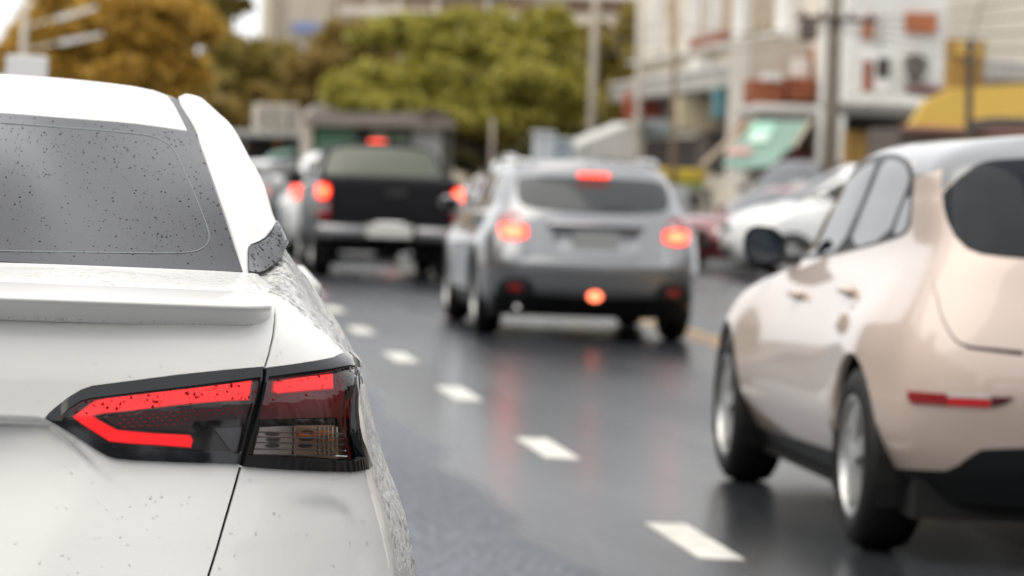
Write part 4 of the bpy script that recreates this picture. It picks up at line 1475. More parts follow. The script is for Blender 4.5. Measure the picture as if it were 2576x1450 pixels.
# ================================================================== black pickup
C4 = Car('black_pickup', 3.12, 42.6, 0, 'black pickup truck with chrome rear bumper and glowing brake lamps', 'pickup truck')
YW4 = (1.15, 2.7, 4.25)
net4 = [rowpts(.48, .46, .86, .03, .02, 5.05, .3, YW4), rowpts(.60, .56, .90, .01, .03, 5.15, .3, YW4), rowpts(.85, .80, .915, .0, .03, 5.2, .3, YW4),
        rowpts(1.06, .96, .912, .0, .03, 5.12, .3, YW4), rowpts(1.20, 1.05, .90, .004, .03, 4.95, .3, YW4), rowpts(1.248, 1.08, .875, .02, .03, 4.7, .3, YW4), spine(1.255, 1.13, .06, 4.6)]
S4 = Surf(net4, spine=True, res=(260, 120))
P4 = lambda pts, **k: C4.px(S4, pts, side='L', step=5, **k)
y4 = lambda pts, **k: C4.yz(S4, pts, **k)
panels(S4, [dict(name='tailgate', uv=to_centre(P4([(990, 600), (838, 600), (834, 452), (990, 450)], closed=False, rear=True)), mat=BLACKPT, off=.006),
            dict(name='tail_lamp', uv=P4([(794, 458), (832, 460), (829, 548), (797, 546)], rear=True), mat=REDLENS, side='both', off=.006),
            dict(name='brake_light', uv=P4([(796, 462), (830, 464), (829, 500), (798, 499)], smooth=1, rear=True), mat=BRAKE, side='both', off=.010),
            dict(name='brake_core', uv=P4([(806, 470), (824, 471), (824, 490), (807, 490)], smooth=2, rear=True), mat=BRAKEHOT, side='both', off=.013),
            dict(name='reversing_light', uv=P4([(800, 508), (828, 509), (827, 530), (801, 529)], rear=True), mat=mat('dim_clear_lens', (.25, .25, .25), rough=.2), side='both', off=.010),
            dict(name='headlight', uv=C4.xz(S4, [(.5, .85), (.8, .85), (.8, 1.0), (.5, 1.0)], front=True), mat=HEADL, side='both', off=.005),
            dict(name='gap', uv=y4(arch(1.15, .39, .45, 28)), mat=None), dict(name='gap', uv=y4(arch(4.25, .39, .45, 28)), mat=None)],
       C4.o, base=dict(name='body', mat=BLACKPT, side='join', rim=.03), step=.05)
netc = [rowpts(1.20, 1.10, .815, 1.60, .08, 4.35, .3), rowpts(1.29, 1.16, .805, 1.64, .10, 4.15, .3), rowpts(1.46, 1.42, .765, 1.73, .11, 3.65, .25), rowpts(1.60, 1.58, .70, 1.82, .10, 3.30, .2),
        rowpts(1.665, 1.65, .52, 1.90, .06, 3.1, .1), spine(1.70, 1.685, 1.94, 3.05)]
SC4 = Surf(netc, spine=True, res=(200, 100))
PC4 = lambda pts, **k: C4.px(SC4, pts, side='L', step=5, **k)
PGL = mat('pickup_rear_glass', (.115, .125, .095), rough=.25, ior=1.45)
panels(SC4, [dict(name='rear_window', uv=to_centre(PC4([(990, 372), (880, 371), (848, 374), (834, 382), (824, 402), (813, 432), (822, 438), (990, 444)], closed=False, rear=True)), mat=PGL, off=.004),
             dict(name='side_window', uv=C4.yz(SC4, [(2.05, 1.24), (2.10, 1.50), (2.3, 1.57), (3.1, 1.56), (3.5, 1.40), (3.85, 1.22)]), mat=GLASS, side='both', off=.004),
             dict(name='windscreen', uv=windscreen_uv(SC4, 1, 3), mat=GLASS, off=.003)],
       C4.o, base=dict(name='cab', mat=mat('black_cab_paint', (.006, .006, .007), rough=.5, ior=1.2), side='join', rim=.02), step=.05)
cb = MB()
cb.box((-.60, -.10, .575), (.60, .20, .175), bevel=.03)
cb.build('rear_bumper', BUMPM, C4.o, True)
MB().box((.60, -.10, .575), (.60, .20, .175), bevel=.03).build('rear_bumper', BUMPM, C4.o, True)
MB().box((0, -.07, .58), (.64, .16, .16), bevel=.02).build('bumper_step', BLACKP, C4.o)
MB().box((-.02, -.165, .60), (.56, .02, .16), bevel=.01).build('number_plate', PLATE, C4.o)
MB().box((-.02, -.15, .685), (.36, .04, .05), bevel=.015).build('plate_lamp_housing', CHROME, C4.o)
MB().box((0.06, -.012, 1.05), (.26, .03, .09), bevel=.012).build('tailgate_handle', BLACKP, C4.o)
MB().box((-.06, 1.99, 1.705), (.22, .06, .035), bevel=.012).build('high_brake_light', BRAKE, C4.o)
for s in (1, -1):
    for y in (1.15, 4.25):
        wheel(C4, .90, y, .385, .25, 'twin', s)
    mi = MB().box((s * 1.0, 3.75, 1.20), (.22, .12, .20), bevel=.045).build('door_mirror', BLACKPT, C4.o, True)
    MB().box((s * 1.0, 3.684, 1.20), (.17, .01, .15), bevel=.004).build('mirror_glass', GLASS, mi)
MB().box((0, .35, .42), (1.5, .3, .16), bevel=.02).build('underbody', VOIDM, C4.o)
MB().box((0, 2.7, .46), (1.5, 4.6, .12)).build('underbody', VOIDM, C4.o)
MB().tube([(-.8, 1.15, .38), (.8, 1.15, .38)], .07, 10).build('rear_axle', VOIDM, C4.o)
MB().tube([(.25, .35, .34), (.25, .05, .34)], .035, 10).build('exhaust_pipe', CHROME, C4.o)
wells(C4, .91, (1.15, 4.25), .46)


# ================================================================== cars farther off
def far_car(name, x, y, rz, col, label, cat='car', L=4.3, Wd=.88, H=1.55, rear_lit=False, metal=0.0, pmat=None, group='cars in the traffic', tall=False):
    c = Car(name, x, y, rz, label, cat, group)
    h = H / 1.55
    sl = .25 if tall else 1.0
    yw = (.85, L * .5, L - .9)
    hood = L - (.75 if tall else 1.15)
    net = [rowpts(.22 * h, .22 * h, .94 * Wd, .15, .06, L - .15, .25, yw), rowpts(.40, .40, .99 * Wd, .03, .10, L - .03, .28, yw), rowpts(.62 * h, .58 * h, Wd, 0, .11, L, .30, yw),
           rowpts(.84 * h, .78 * h, .985 * Wd, .05, .13, L - .10, .32, yw), rowpts(1.0 * h, .93 * h, .92 * Wd, .10, .14, L - .40, .34, (.9, L * .48, L - 1.1)),
           rowpts(1.08 * h, 1.0 * h, .87 * Wd, .15, .14, hood, .28), rowpts(1.28 * h, 1.25 * h, .80 * Wd, .15 + .2 * sl, .12, hood - .42, .22),
           rowpts(1.45 * h, 1.44 * h, .72 * Wd, .15 + .38 * sl, .10, hood - .78, .18), rowpts(1.52 * h, 1.51 * h, .52 * Wd, .2 + .46 * sl, .08, hood - .95, .1), spine(1.55 * h, 1.54 * h, .22 + .48 * sl, hood - 1.0)]
    S = Surf(net, spine=True, res=(200, 110))
    pm = pmat or paint('paint_' + name + '_%d%d%d' % tuple(int(v * 99) for v in col), col, metal=metal)
    yz = lambda p: c.yz(S, p)
    regs = [dict(name='rear_window', uv=to_centre(c.xz(S, [(.002, 1.43 * h), (.50 * Wd, 1.42 * h), (.66 * Wd, 1.36 * h), (.74 * Wd, 1.10 * h), (.002, 1.07 * h)], closed=False)), mat=GLASS, off=.003),
            dict(name='windscreen', uv=windscreen_uv(S, 5, 7, 8.7), mat=SIDEGL, off=.003),
            dict(name='side_window', uv=yz([(.75, 1.12 * h), (.85, 1.32 * h), (1.05, 1.40 * h), (L * .47, 1.41 * h), (L * .47, 1.08 * h)]), mat=GLASS, side='both', off=.003),
            dict(name='side_window', uv=yz([(L * .49, 1.41 * h), (hood - 1.1, 1.40 * h), (hood - .80, 1.30 * h), (hood - .35, 1.06 * h), (L * .49, 1.075 * h)]), mat=GLASS, side='both', off=.003),
            dict(name='tail_lamp', uv=c.xz(S, [(.70 * Wd, .84 * h), (.93 * Wd, .84 * h), (.93 * Wd, 1.04 * h), (.72 * Wd, 1.02 * h)]), mat=BRAKE if rear_lit else REDLENS, side='both', off=.006),
            dict(name='headlight', uv=c.xz(S, [(.52 * Wd, .66 * h), (.86 * Wd, .68 * h), (.90 * Wd, .82 * h), (.56 * Wd, .77 * h)], front=True), mat=HEADL, side='both', off=.006),
            dict(name='grille', uv=to_centre(c.xz(S, [(.002, .76 * h), (.46 * Wd, .75 * h), (.42 * Wd, .62 * h), (.002, .61 * h)], closed=False, front=True)) if False else windscreen_uv(S, 1, 1), mat=None)]
    regs.pop()
    regs += [dict(name='gap', uv=yz(arch(.85, .32, .37, 24)), mat=None), dict(name='gap', uv=yz(arch(L - .9, .32, .37, 24)), mat=None)]
    panels(S, regs, c.o, base=dict(name='body', mat=pm, side='join', rim=.03), step=.06)
    MB().box((0, L - .01, .66 * h), (.9 * Wd, .05, .12), bevel=.02).build('grille', BLACKP, c.o)
    MB().box((0, L - .03, .42), (1.1 * Wd, .05, .12), bevel=.02).build('lower_intake', BLACKP, c.o)
    MB().box((0, L + .012, .52), (.34, .01, .11)).build('number_plate', PLATE, c.o)
    MB().box((0, -.012, .80 * h), (.34, .02, .11)).build('number_plate', PLATE, c.o)
    for s in (1, -1):
        for wy in (.85, L - .9):
            wheel(c, Wd - .01, wy, .325, .21, 'twin', s)
        MB().box((s * (Wd + .07), hood - .55, 1.08 * h), (.20, .12, .14), bevel=.045).build('door_mirror', pm, c.o, True)
    chassis(c, .9 * Wd, .25, L - .25)
    wells(c, Wd, (.85, L - .9), .385)
    return c


FW = paint('far_white_paint', (.74, .75, .74))
far_car('white_mpv', 3.18, 52.5, 0, (.74, .75, .74), 'white people carrier mostly hidden ahead of the black pickup, one round brake lamp lit', 'car', pmat=FW, rear_lit=True, H=1.62)
far_car('dark_hatchback', 3.05, 63, 0, (.03, .035, .04), 'dark hatchback queuing ahead of the white people carrier', 'car', H=1.5)
far_car('white_hatchback', 2.9, 76, 0, (.7, .71, .72), 'white hatchback farthest up the queue beside the dark stall', 'car', pmat=FW, H=1.5)
far_car('white_van', 9.2, 84, math.pi - .1, (.74, .75, .74), 'white van coming towards the camera behind the silver car', 'van', pmat=FW, H=1.78, tall=True)
far_car('purple_taxi', 10.2, 97, math.pi, (.30, .08, .28), 'purple taxi far back between the pickup and the white van', 'taxi', H=1.5)
far_car('red_hatchback', 11.9, 56.6, math.radians(126), (.16, .010, .014), 'dark red hatchback nosing out from the kerb beside the silver car', 'car', H=1.36, L=4.0)
far_car('grey_mpv', 13.9, 66.0, math.radians(140), (.07, .07, .08), 'dark grey people carrier behind the red hatchback', 'car', H=1.86, tall=True)
far_car('black_saloon', 11.2, 72.0, math.radians(165), (.02, .02, .024), 'black car half hidden between the silver estate and the grey people carrier', 'car', H=1.3)
far_car('white_parked_van', 13.0, 49.2, math.radians(86), (.74, .75, .74), 'white van standing side on above the black mirror of the beige car', 'van', pmat=FW, H=1.70, tall=True, L=4.6)

# ================================================================== trees
LEAFVEILGOLD = leaf_mat('veil_gold_leaves', (0.52, 0.325, 0.055))  # warm golden light veil is painted into the gold to brown leaf colours
LEAFVEILOLIVE = leaf_mat('veil_olive_leaves', (0.29, 0.225, 0.05))
LEAFVEILGREEN = leaf_mat('veil_green_leaves', (0.35, 0.315, 0.055))
LEAFVEILBROWN = leaf_mat('veil_brown_leaves', (0.3, 0.21, 0.055))
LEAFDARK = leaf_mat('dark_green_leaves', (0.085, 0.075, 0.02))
BARK = mat('bark', (.10, .075, .055), rough=.9, var=.3, vscale=6)


def crown_mesh(name, blobs, n_per, leaf, m, parent):
    """leaf-sized faces spread through several lumpy clumps"""
    Vs, Fs = [], []
    cnt = 0
    for (c, r) in blobs:
        c, r = np.array(c), np.array(r)
        # sub-clumps give light and dark tufts
        k = 14
        d = rng.normal(size=(k, 3))
        d /= np.linalg.norm(d, axis=1)[:, None]
        sub = c + d * r * (rng.uniform(.35, .95, (k, 1)))
        n = n_per
        pick = rng.integers(0, k, n)
        d = rng.normal(size=(n, 3))
        d /= np.linalg.norm(d, axis=1)[:, None]
        p = sub[pick] + d * r * .46 * (rng.random((n, 1)) ** .45)
        a = rng.normal(size=(n, 3))
        a /= np.linalg.norm(a, axis=1)[:, None]
        b = np.cross(a, rng.normal(size=(n, 3)))
        b /= np.linalg.norm(b, axis=1)[:, None]
        s = leaf * rng.uniform(.6, 1.4, (n, 1))
        q = np.stack([p - a * s, p + b * s * .5, p + a * s, p - b * s * .5], 1)
        Vs.append(q.reshape(-1, 3))
        Fs.append(np.arange(n * 4).reshape(-1, 4) + cnt)
        cnt += n * 4
    V, Fq = np.concatenate(Vs), np.concatenate(Fs)
    me = bpy.data.meshes.new(name)
    me.vertices.add(len(V))
    me.vertices.foreach_set('co', V.ravel())
    me.loops.add(Fq.size)
    me.loops.foreach_set('vertex_index', Fq.ravel())
    me.polygons.add(len(Fq))
    me.polygons.foreach_set('loop_start', np.arange(len(Fq)) * 4)
    me.update()
    me.validate()
    me.materials.append(m)
    o = bpy.data.objects.new(name, me)
    COL.link(o)
    o.parent = parent
    return o


def tree(label, base_px, Y, blobs_px, m, n=1500, leaf=.17, depth=.8, trunk_r=.14, name='broadleaf_tree', limbs=True, group='trees behind the traffic'):
    B = W(base_px[0], base_px[1], Y)
    B[2] = 0
    t = empty(name, tuple(B), 0, label, 'tree', group)
    blobs = []
    for (px, py, rx, ry, *dy) in blobs_px:
        yy = Y + (dy[0] if dy else 0)
        c = W(px, py, yy) - B
        sc_ = yy / F_PX
        blobs.append((c, (rx * sc_, max(rx, ry) * sc_ * depth, ry * sc_)))
    b = MB()
    top = np.mean([q[0] for q in blobs], 0)
    b.tube([(0, 0, -.1), (.04, 0, top[2] * .3), (top[0] * .35, top[1] * .35, top[2] * .62), (top[0] * .8, top[1] * .8, top[2])], [trunk_r, trunk_r * .8, trunk_r * .6, trunk_r * .3], 8)
    if limbs:
        for c, r in blobs:
            s_ = np.array([top[0] * .2, top[1] * .2, top[2] * .5])
            b.tube([s_, s_ * .5 + c * .5 + np.array([0, 0, -.2]), c], [trunk_r * .5, trunk_r * .35, trunk_r * .12], 6)
    b.build('trunk', BARK, t, True)
    crown_mesh('crown', blobs, n, leaf, m, t)
    return t


tree('tall tree with painted golden light veil in its leaves above the white saloon roof', (250, 420), 104, [(180, 40, 150, 100), (330, 130, 170, 100), (420, 60, 110, 100), (90, 120, 120, 90), (455, 190, 80, 70), (300, 10, 200, 70), (250, 210, 150, 60), (270, 90, 160, 90), (160, 170, 110, 70), (380, 190, 110, 60)], LEAFVEILGOLD, 2600, trunk_r=.22)
tree('olive tinted tree beside the gap of white sky', (600, 420), 116, [(545, 170, 80, 90), (620, 200, 80, 75), (690, 190, 70, 60), (575, 130, 60, 50), (725, 165, 50, 50), (640, 150, 90, 60), (720, 210, 80, 50), (520, 230, 80, 60)], LEAFVEILOLIVE, 1700)
tree('wispy tree top reaching the white sky gap', (540, 420), 124, [(535, 40, 60, 60), (520, -20, 80, 50), (590, 10, 40, 30)], LEAFVEILOLIVE, 700)
tree('brown green tree left of the bright green tree', (860, 420), 112, [(830, 180, 100, 90), (905, 130, 100, 75), (780, 200, 60, 70), (950, 200, 80, 80), (860, 95, 60, 40)], LEAFVEILBROWN, 1900)
tree('wide bright green tree in the middle of the street', (1240, 420), 98, [(1000, 230, 150, 70, -1), (920, 225, 90, 50, -2), (1150, 130, 170, 75), (1300, 150, 160, 95), (1405, 235, 100, 100), (1110, 290, 130, 50, -2), (1250, 300, 150, 55, -2), (1390, 70, 80, 60), (1200, 60, 130, 40), (1010, 90, 110, 50), (1290, 220, 150, 60, -2), (1080, 190, 120, 60, -1), (875, 245, 60, 30, -3), (960, 262, 90, 32, -4), (1060, 290, 90, 30, -4)], LEAFVEILGREEN, 2300, trunk_r=.18)
tree('narrow green tree behind the lamp post', (1560, 420), 122, [(1555, 230, 75, 110), (1590, 90, 45, 100), (1530, 330, 60, 60), (1505, 120, 50, 60)], LEAFVEILOLIVE, 1500)
tree('dark brown tree under the gold tinted crown', (420, 420), 110, [(470, 300, 110, 60), (370, 270, 110, 50), (570, 300, 80, 60), (250, 270, 120, 50), (660, 270, 60, 50)], LEAFVEILBROWN, 1500)
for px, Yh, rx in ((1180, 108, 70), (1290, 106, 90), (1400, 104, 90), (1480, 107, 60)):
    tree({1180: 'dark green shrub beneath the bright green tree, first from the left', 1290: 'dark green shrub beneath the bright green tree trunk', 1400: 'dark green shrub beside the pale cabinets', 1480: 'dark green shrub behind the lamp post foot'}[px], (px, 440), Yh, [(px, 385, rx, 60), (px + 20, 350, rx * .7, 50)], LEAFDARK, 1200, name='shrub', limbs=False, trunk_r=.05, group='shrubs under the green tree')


# ================================================================== buildings
def pbox(b, x0, x1, y0, y1, Y, depth=.3, bevel=.0):
    """adds to b a box whose front face, at distance Y, spans pixels x0..x1, y0..y1"""
    xm, ym = (x0 + x1) / 2, (y0 + y1) / 2
    xa, xb = W(x0, ym, Y)[0], W(x1, ym, Y)[0]
    za, zb = W(xm, y1, Y)[2], W(xm, y0, Y)[2]
    return b.box(((xa + xb) / 2, Y + depth / 2, (za + zb) / 2), (xb - xa, depth, zb - za), bevel=bevel)


def part(name, x0, x1, y0, y1, Y, m, parent, depth=.3, bevel=.02):
    return pbox(MB(), x0, x1, y0, y1, Y, depth, bevel).build(name, m, parent)


def P3d(px, py, Y):
    return tuple(W(px, py, Y))


CREAM = mat('cream_render', (.50, .43, .34), rough=.8, var=.12, vscale=.6)
BAND = mat('pale_band', (.62, .56, .47), rough=.8, var=.08, vscale=.7)
BROWNW = mat('brown_window_band', (.22, .13, .075), rough=.5, var=.3, vscale=1.2)
BLUES = mat('faded_blue_sign', (.20, .24, .42), rough=.5)
OFFW = mat('off_white_render', (.62, .56, .47), rough=.8, var=.12, vscale=.8)
WHITEW = mat('white_render', (.66, .65, .62), rough=.7, var=.08, vscale=1.0)
TAN = mat('tan_blind', (.42, .30, .185), rough=.7, var=.15, vscale=2)
REDBR = mat('red_brown_tile', (.26, .075, .032), rough=.7, var=.25, vscale=3)
ORANGER = mat('orange_red_panel', (.40, .12, .04), rough=.6, var=.1, vscale=3)
DARKI = mat('dark_interior', (.035, .026, .022), rough=.8, var=.3, vscale=2)
BROWNI = mat('brown_interior', (.10, .078, .066), rough=.8, var=.3, vscale=2)
GREYC = mat('grey_canopy', (.40, .385, .355), rough=.7, var=.15, vscale=1)
TEALG = mat('teal_glass', (.16, .25, .26), rough=.15, var=.2, vscale=1)
GREENW = mat('green_painted_wall', (.16, .34, .22), rough=.6, var=.15, vscale=1)
TARP = mat('grey_green_tarpaulin', (.19, .30, .25), rough=.6, var=.12, vscale=2)
TEALP = mat('pale_teal_print', (.30, .55, .45), rough=.6)
TEALL = mat('pale_print', (.55, .68, .60), rough=.6)
PINKP = mat('faded_pink_print', (.50, .28, .25), rough=.6)
YELLOWT = mat('yellow_tarpaulin', (.62, .40, .075), rough=.6, var=.06, vscale=1)
YELLOWA = mat('yellow_awning', (.50, .36, .04), rough=.6, var=.12, vscale=2)
GREENB = mat('green_border', (.16, .26, .06), rough=.6)
OCHRE = mat('ochre_wall', (.36, .21, .055), rough=.8, var=.25, vscale=2)
DARKMET = mat('dark_metal_post', (.06, .045, .035), rough=.6)
POLEM = mat('concrete_pole', (.34, .30, .25), rough=.85, var=.15, vscale=3)
POLED = mat('weathered_pole', (.20, .165, .13), rough=.85, var=.2, vscale=3)
TINR = mat('corrugated_tin', (.36, .36, .36), rough=.5, var=.15, vscale=2)
MAROON = mat('maroon_panel', (.10, .018, .02), rough=.6)
ROOFB = mat('brown_grey_roof', (.065, .048, .036), rough=.8, var=.25, vscale=1.5)

# --- apartment block far behind the trees
Y = 150
bd = empty('apartment_block', tuple(W(1070, 450, Y) * [1, 1, 0]), 0, 'beige apartment block rising behind the green trees', 'building')


def child_world(o, parent):
    o.location = tuple(-np.array(parent.location))
    return o


def bpart(name, x0, x1, y0, y1, Y, m, parent, depth=.3, bevel=.02):
    return child_world(part(name, x0, x1, y0, y1, Y, m, parent, depth, bevel), parent)


bpart('wall', 676, 1620, -160, 470, Y, CREAM, bd, 12, 0)
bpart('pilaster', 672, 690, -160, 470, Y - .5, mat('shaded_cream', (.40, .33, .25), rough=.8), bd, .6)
for y0, y1 in ((31, 52), (-40, -14), (92, 112)):
    bpart('floor_band', 850, 1620, y0, y1, Y - .6, BAND, bd, .7)
for x0, x1 in ((842, 925), (1008, 1088), (1110, 1216), (1250, 1340), (1433, 1500), (1510, 1590)):
    f = bpart('window', x0, x1, 3, 29, Y - .25, BROWNW, bd, .3)
for x0, x1 in ((1433, 1500), (1510, 1590)):
    bpart('window', x0, x1, 56, 88, Y - .25, BROWNW, bd, .3)
bpart('sign_board', 734, 812, 57, 83, Y - .6, BLUES, bd, .3)
for x in (720, 765, 812):
    bpart('wall_rib', x, x + 4, -150, 400, Y - .1, BAND, bd, .12)
for x in (930, 1000, 1095, 1222):
    bpart('pier', x, x + 9, -20, 30, Y - .4, BAND, bd, .5)

# --- low green shop under the trees
Y = 92
gs = empty('green_shop', tuple(W(960, 450, Y) * [1, 1, 0]), 0, 'low green walled shop with brown roof above the black pickup', 'building')
bpart('wall', 770, 1140, 300, 470, Y, mat('grey_green_wall', (.12, .115, .09), rough=.8, var=.15, vscale=1), gs, 4, 0)
bpart('green_panel', 792, 893, 316, 470, Y - .15, GREENW, gs, .16)
bpart('pale_pillar', 758, 786, 312, 470, Y - .3, OFFW, gs, .35)
bpart('door', 934, 976, 330, 470, Y - .12, OFFW, gs, .14)
bpart('window', 985, 1030, 330, 420, Y - .12, mat('green_grey_panel', (.26, .33, .24), rough=.7), gs, .14)
bpart('shutter', 1036, 1110, 318, 420, Y - .14, WHITEW, gs, .16)
child_world(MB().prism([P3d(765, 316, Y - .9), P3d(800, 294, Y + .4), P3d(1110, 294, Y + .4), P3d(1150, 322, Y - .9)], (0, .3, .12)).build('roof', ROOFB, gs), gs)
rf = MB()
rf.prism([P3d(1060, 290, Y - .2), P3d(1075, 276, Y - .1), P3d(1120, 280, Y - .1), P3d(1150, 318, Y - .2)], (0, 2.5, 0))
child_world(rf.build('gable', ROOFB, gs), gs)
# pale domed tarpaulin behind it
Y = 97
td = MB().prism([P3d(772 + 85 * (1 + math.cos(t)) / 2, 300 - 40 * math.sin(t), Y) for t in np.linspace(0, math.pi, 12)], (0, 2.2, 0))
tag(td.build('market_canopy', mat('dull_white_canvas', (.46, .42, .37), rough=.8), None), 'small domed off white canopy behind the green shop roof', 'canopy')

# --- dark market stall left
Y = 99
st = empty('market_stall', tuple(W(690, 450, Y) * [1, 1, 0]), 0, 'dark open market stall with pale eave right of the white saloon', 'stall')
bpart('back_wall', 560, 775, 330, 470, Y + 2.2, DARKI, st, .2, 0)
bpart('eave', 590, 762, 330, 346, Y - 1.0, GREYC, st, 3.0)
bpart('post', 752, 768, 320, 470, Y - .9, OFFW, st, .2)
bpart('post', 608, 616, 340, 470, Y - .9, POLED, st, .12)
bpart('crate', 640, 700, 400, 470, Y + .4, BROWNI, st, .8)
bpart('upper_wall', 640, 752, 262, 328, Y + .8, mat('weathered_white', (.44, .41, .36), rough=.8, var=.2, vscale=1.5), st, 1.6)
for x in (660, 690, 722):
    bpart('slat', x, x + 9, 268, 326, Y + .7, BROWNI, st, .1)
bpart('hanging_lantern', 692, 706, 352, 372, Y - .6, mat('orange_lantern', (.50, .22, .05), rough=.5), st, .25)
tp = MB().prism([P3d(668, 405, 88), P3d(690, 384, 88), P3d(738, 374, 88), P3d(742, 384, 88), P3d(700, 398, 88)], (0, 1.6, 0))
tag(tp.build('stall_umbrella', mat('pale_green_canvas', (.26, .40, .33), rough=.6), None), 'pale green stall umbrella behind the dark hatchback', 'umbrella')

# --- grey tent, cabinets, yellow awning
Y = 84
tt = empty('grey_tent', tuple(W(1520, 450, Y) * [1, 1, 0]), 0, 'grey white sloping tent beside the lamp posts', 'tent')
child_world(MB().prism([P3d(1440, 370, Y), P3d(1590, 310, Y), P3d(1594, 396, Y), P3d(1452, 402, Y)], (0, 3.0, .05)).build('canvas', mat('tent_canvas', (.50, .49, .47), rough=.7, var=.1, vscale=1), tt), tt)
for x in (1450, 1588):
    bpart('tent_pole', x, x + 7, 395, 470, Y + .2, POLED, tt, .07)
bpart('back_panel', 1450, 1595, 405, 470, Y + 2.4, DARKI, tt, .1)
Y = 70
for k, (x0, x1, y0, lab) in enumerate(((1345, 1397, 334, 'taller pale grey metal cabinet behind the silver estate roof'), (1397, 1442, 352, 'shorter blue grey metal cabinet right of the taller one'))):
    cb_ = empty('metal_cabinet', tuple(W((x0 + x1) / 2, 450, Y) * [1, 1, 0]), 0, lab, 'cabinet', 'metal cabinets behind the silver estate')
    bpart('case', x0, x1, y0, 500, Y + k * .15, mat('cabinet_grey', (.50, .54, .56), rough=.45, metal=.2, var=.1, vscale=3) if k == 0 else mat('cabinet_blue_grey', (.34, .39, .43), rough=.45, metal=.2), cb_, .5)
    bpart('lid', x0 - 2, x1 + 2, y0 - 4, y0 + 3, Y - .05 + k * .15, mat('cabinet_lid', (.56, .59, .6), rough=.4, metal=.2), cb_, .6)

# --- row of shops along the right pavement, front parallel with the road
XF = 14.0


def fbox(name, x0, x1, y0, y1, m, parent, out=.1, X=XF, zabs=None, slope=False):
    """box on the facade plane x = X: pixel columns give its run along the road, pixel rows its height (at mid run)"""
    def Yof(px):
        lo, hi = 30.0, 160.0
        for _ in range(50):
            md = (lo + hi) / 2
            if W(px, 250, md)[0] < X:
                lo = md
            else:
                hi = md
        return (lo + hi) / 2
    ya, yb = Yof(x1), Yof(x0)
    ym = Yof((x0 + x1) / 2)
    za, zb = W((x0 + x1) / 2, y1, ym)[2], W((x0 + x1) / 2, y0, ym)[2]
    o = MB().box((X - out / 2 + .02, (ya + yb) / 2, (za + zb) / 2), (out + .04, yb - ya, zb - za), bevel=.01).build(name, m, parent)
    return child_world(o, parent)


sh = empty('shophouse_row', (XF, 84, 0), 0, 'off white shophouse with columns and balcony ledge on the right', 'building')
child_world(MB().box((XF + 4.0, 84, 3.6), (8, 27, 7.2)).build('wall', OFFW, sh), sh)
for x0, x1, y0, y1, m_ in ((1630, 1652, 16, 118, mat('olive_window', (.16, .125, .03), rough=.4)), (1672, 1688, 0, 40, TAN), (1722, 1746, -30, 100, TAN), (1775, 1807, -40, 100, TAN), (1824, 1858, -40, 85, TAN), (1897, 1972, -60, 66, TAN)):
    w_ = fbox('window', x0, x1, y0, y1, m_, sh, .05)
for x0, x1 in ((1655, 1668), (1750, 1768), (1810, 1822), (1866, 1893), (1975, 2010)):
    fbox('column', x0, x1, -60, 128, WHITEW, sh, .30)
for x0, x1, y0, y1, m_ in ((1765, 1797, 99, 128, REDBR), (1818, 1856, 84, 117, REDBR), (1899, 1970, 78, 108, mat('balcony_mesh', (.30, .235, .16), rough=.8))):
    fbox('balcony_panel', x0, x1, y0, y1, m_, sh, .38)


def run(name, pts, m, parent, out, th):
    """slab along the facade: (Y, z) points of its underside, pushed out over the pavement"""
    b = MB()
    for (ya, za), (yb, zb) in zip(pts[:-1], pts[1:]):
        b.prism([(XF - out, ya, za), (XF - out, yb, zb), (XF - out, yb, zb + th), (XF - out, ya, za + th)], (out + .05, 0, 0))
    return child_world(b.build(name, m, parent), parent)


run('balcony_ledge', [(97, 3.55), (73.5, 3.55)], GREYC, sh, .9, .42)
run('ledge_lip', [(97.02, 3.97), (73.45, 3.97)], WHITEW, sh, .95, .08)
run('rail', [(97, 4.62), (74, 4.62)], WHITEW, sh, .45, .06)
for x0, x1, y0, y1, m_, ot in ((1620, 1700, 245, 345, TEALG, .08), (1708, 1750, 220, 332, TEALG, .08), (1750, 1772, 205, 320, WHITEW, .25), (1779, 1880, 210, 330, BROWNI, .06), (1886, 1990, 215, 300, BROWNI, .06), (1630, 1760, 350, 425, DARKI, .06), (1765, 1800, 335, 425, BROWNI, .10), (1805, 1900, 330, 440, DARKI, .06)):
    fbox('shop_front', x0, x1, y0, y1, m_, sh, ot)
for k in range(9):
    fbox('window_bar', 1893 + k * 9, 1896 + k * 9, -60, 66, mat('bar_cream', (.45, .38, .29), rough=.7), sh, .09)

for x0, x1, y0, y1, m_, ot in ((1780, 1800, 150, 176, WHITEW, .5), (1838, 1862, 212, 240, WHITEW, .5)):
    fbox('air_conditioner', x0, x1, y0, y1, m_, sh, ot)
for x0, x1, y0, y1, m_ in ((1662, 1672, 232, 300, mat('faded_red_sign', (.36, .08, .05), rough=.6)), (1800, 1812, 250, 330, mat('cream_sign', (.60, .52, .36), rough=.6)), (1900, 1912, 225, 300, mat('blue_green_sign', (.10, .24, .28), rough=.6))):
    fbox('hanging_sign', x0, x1, y0, y1, m_, sh, 1.0)
for k in range(7):
    fbox('downpipe' if k % 3 == 0 else 'mullion', 1640 + k * 48, 1643 + k * 48, -60, 118, TAN if k % 3 else GREYC, sh, .12)

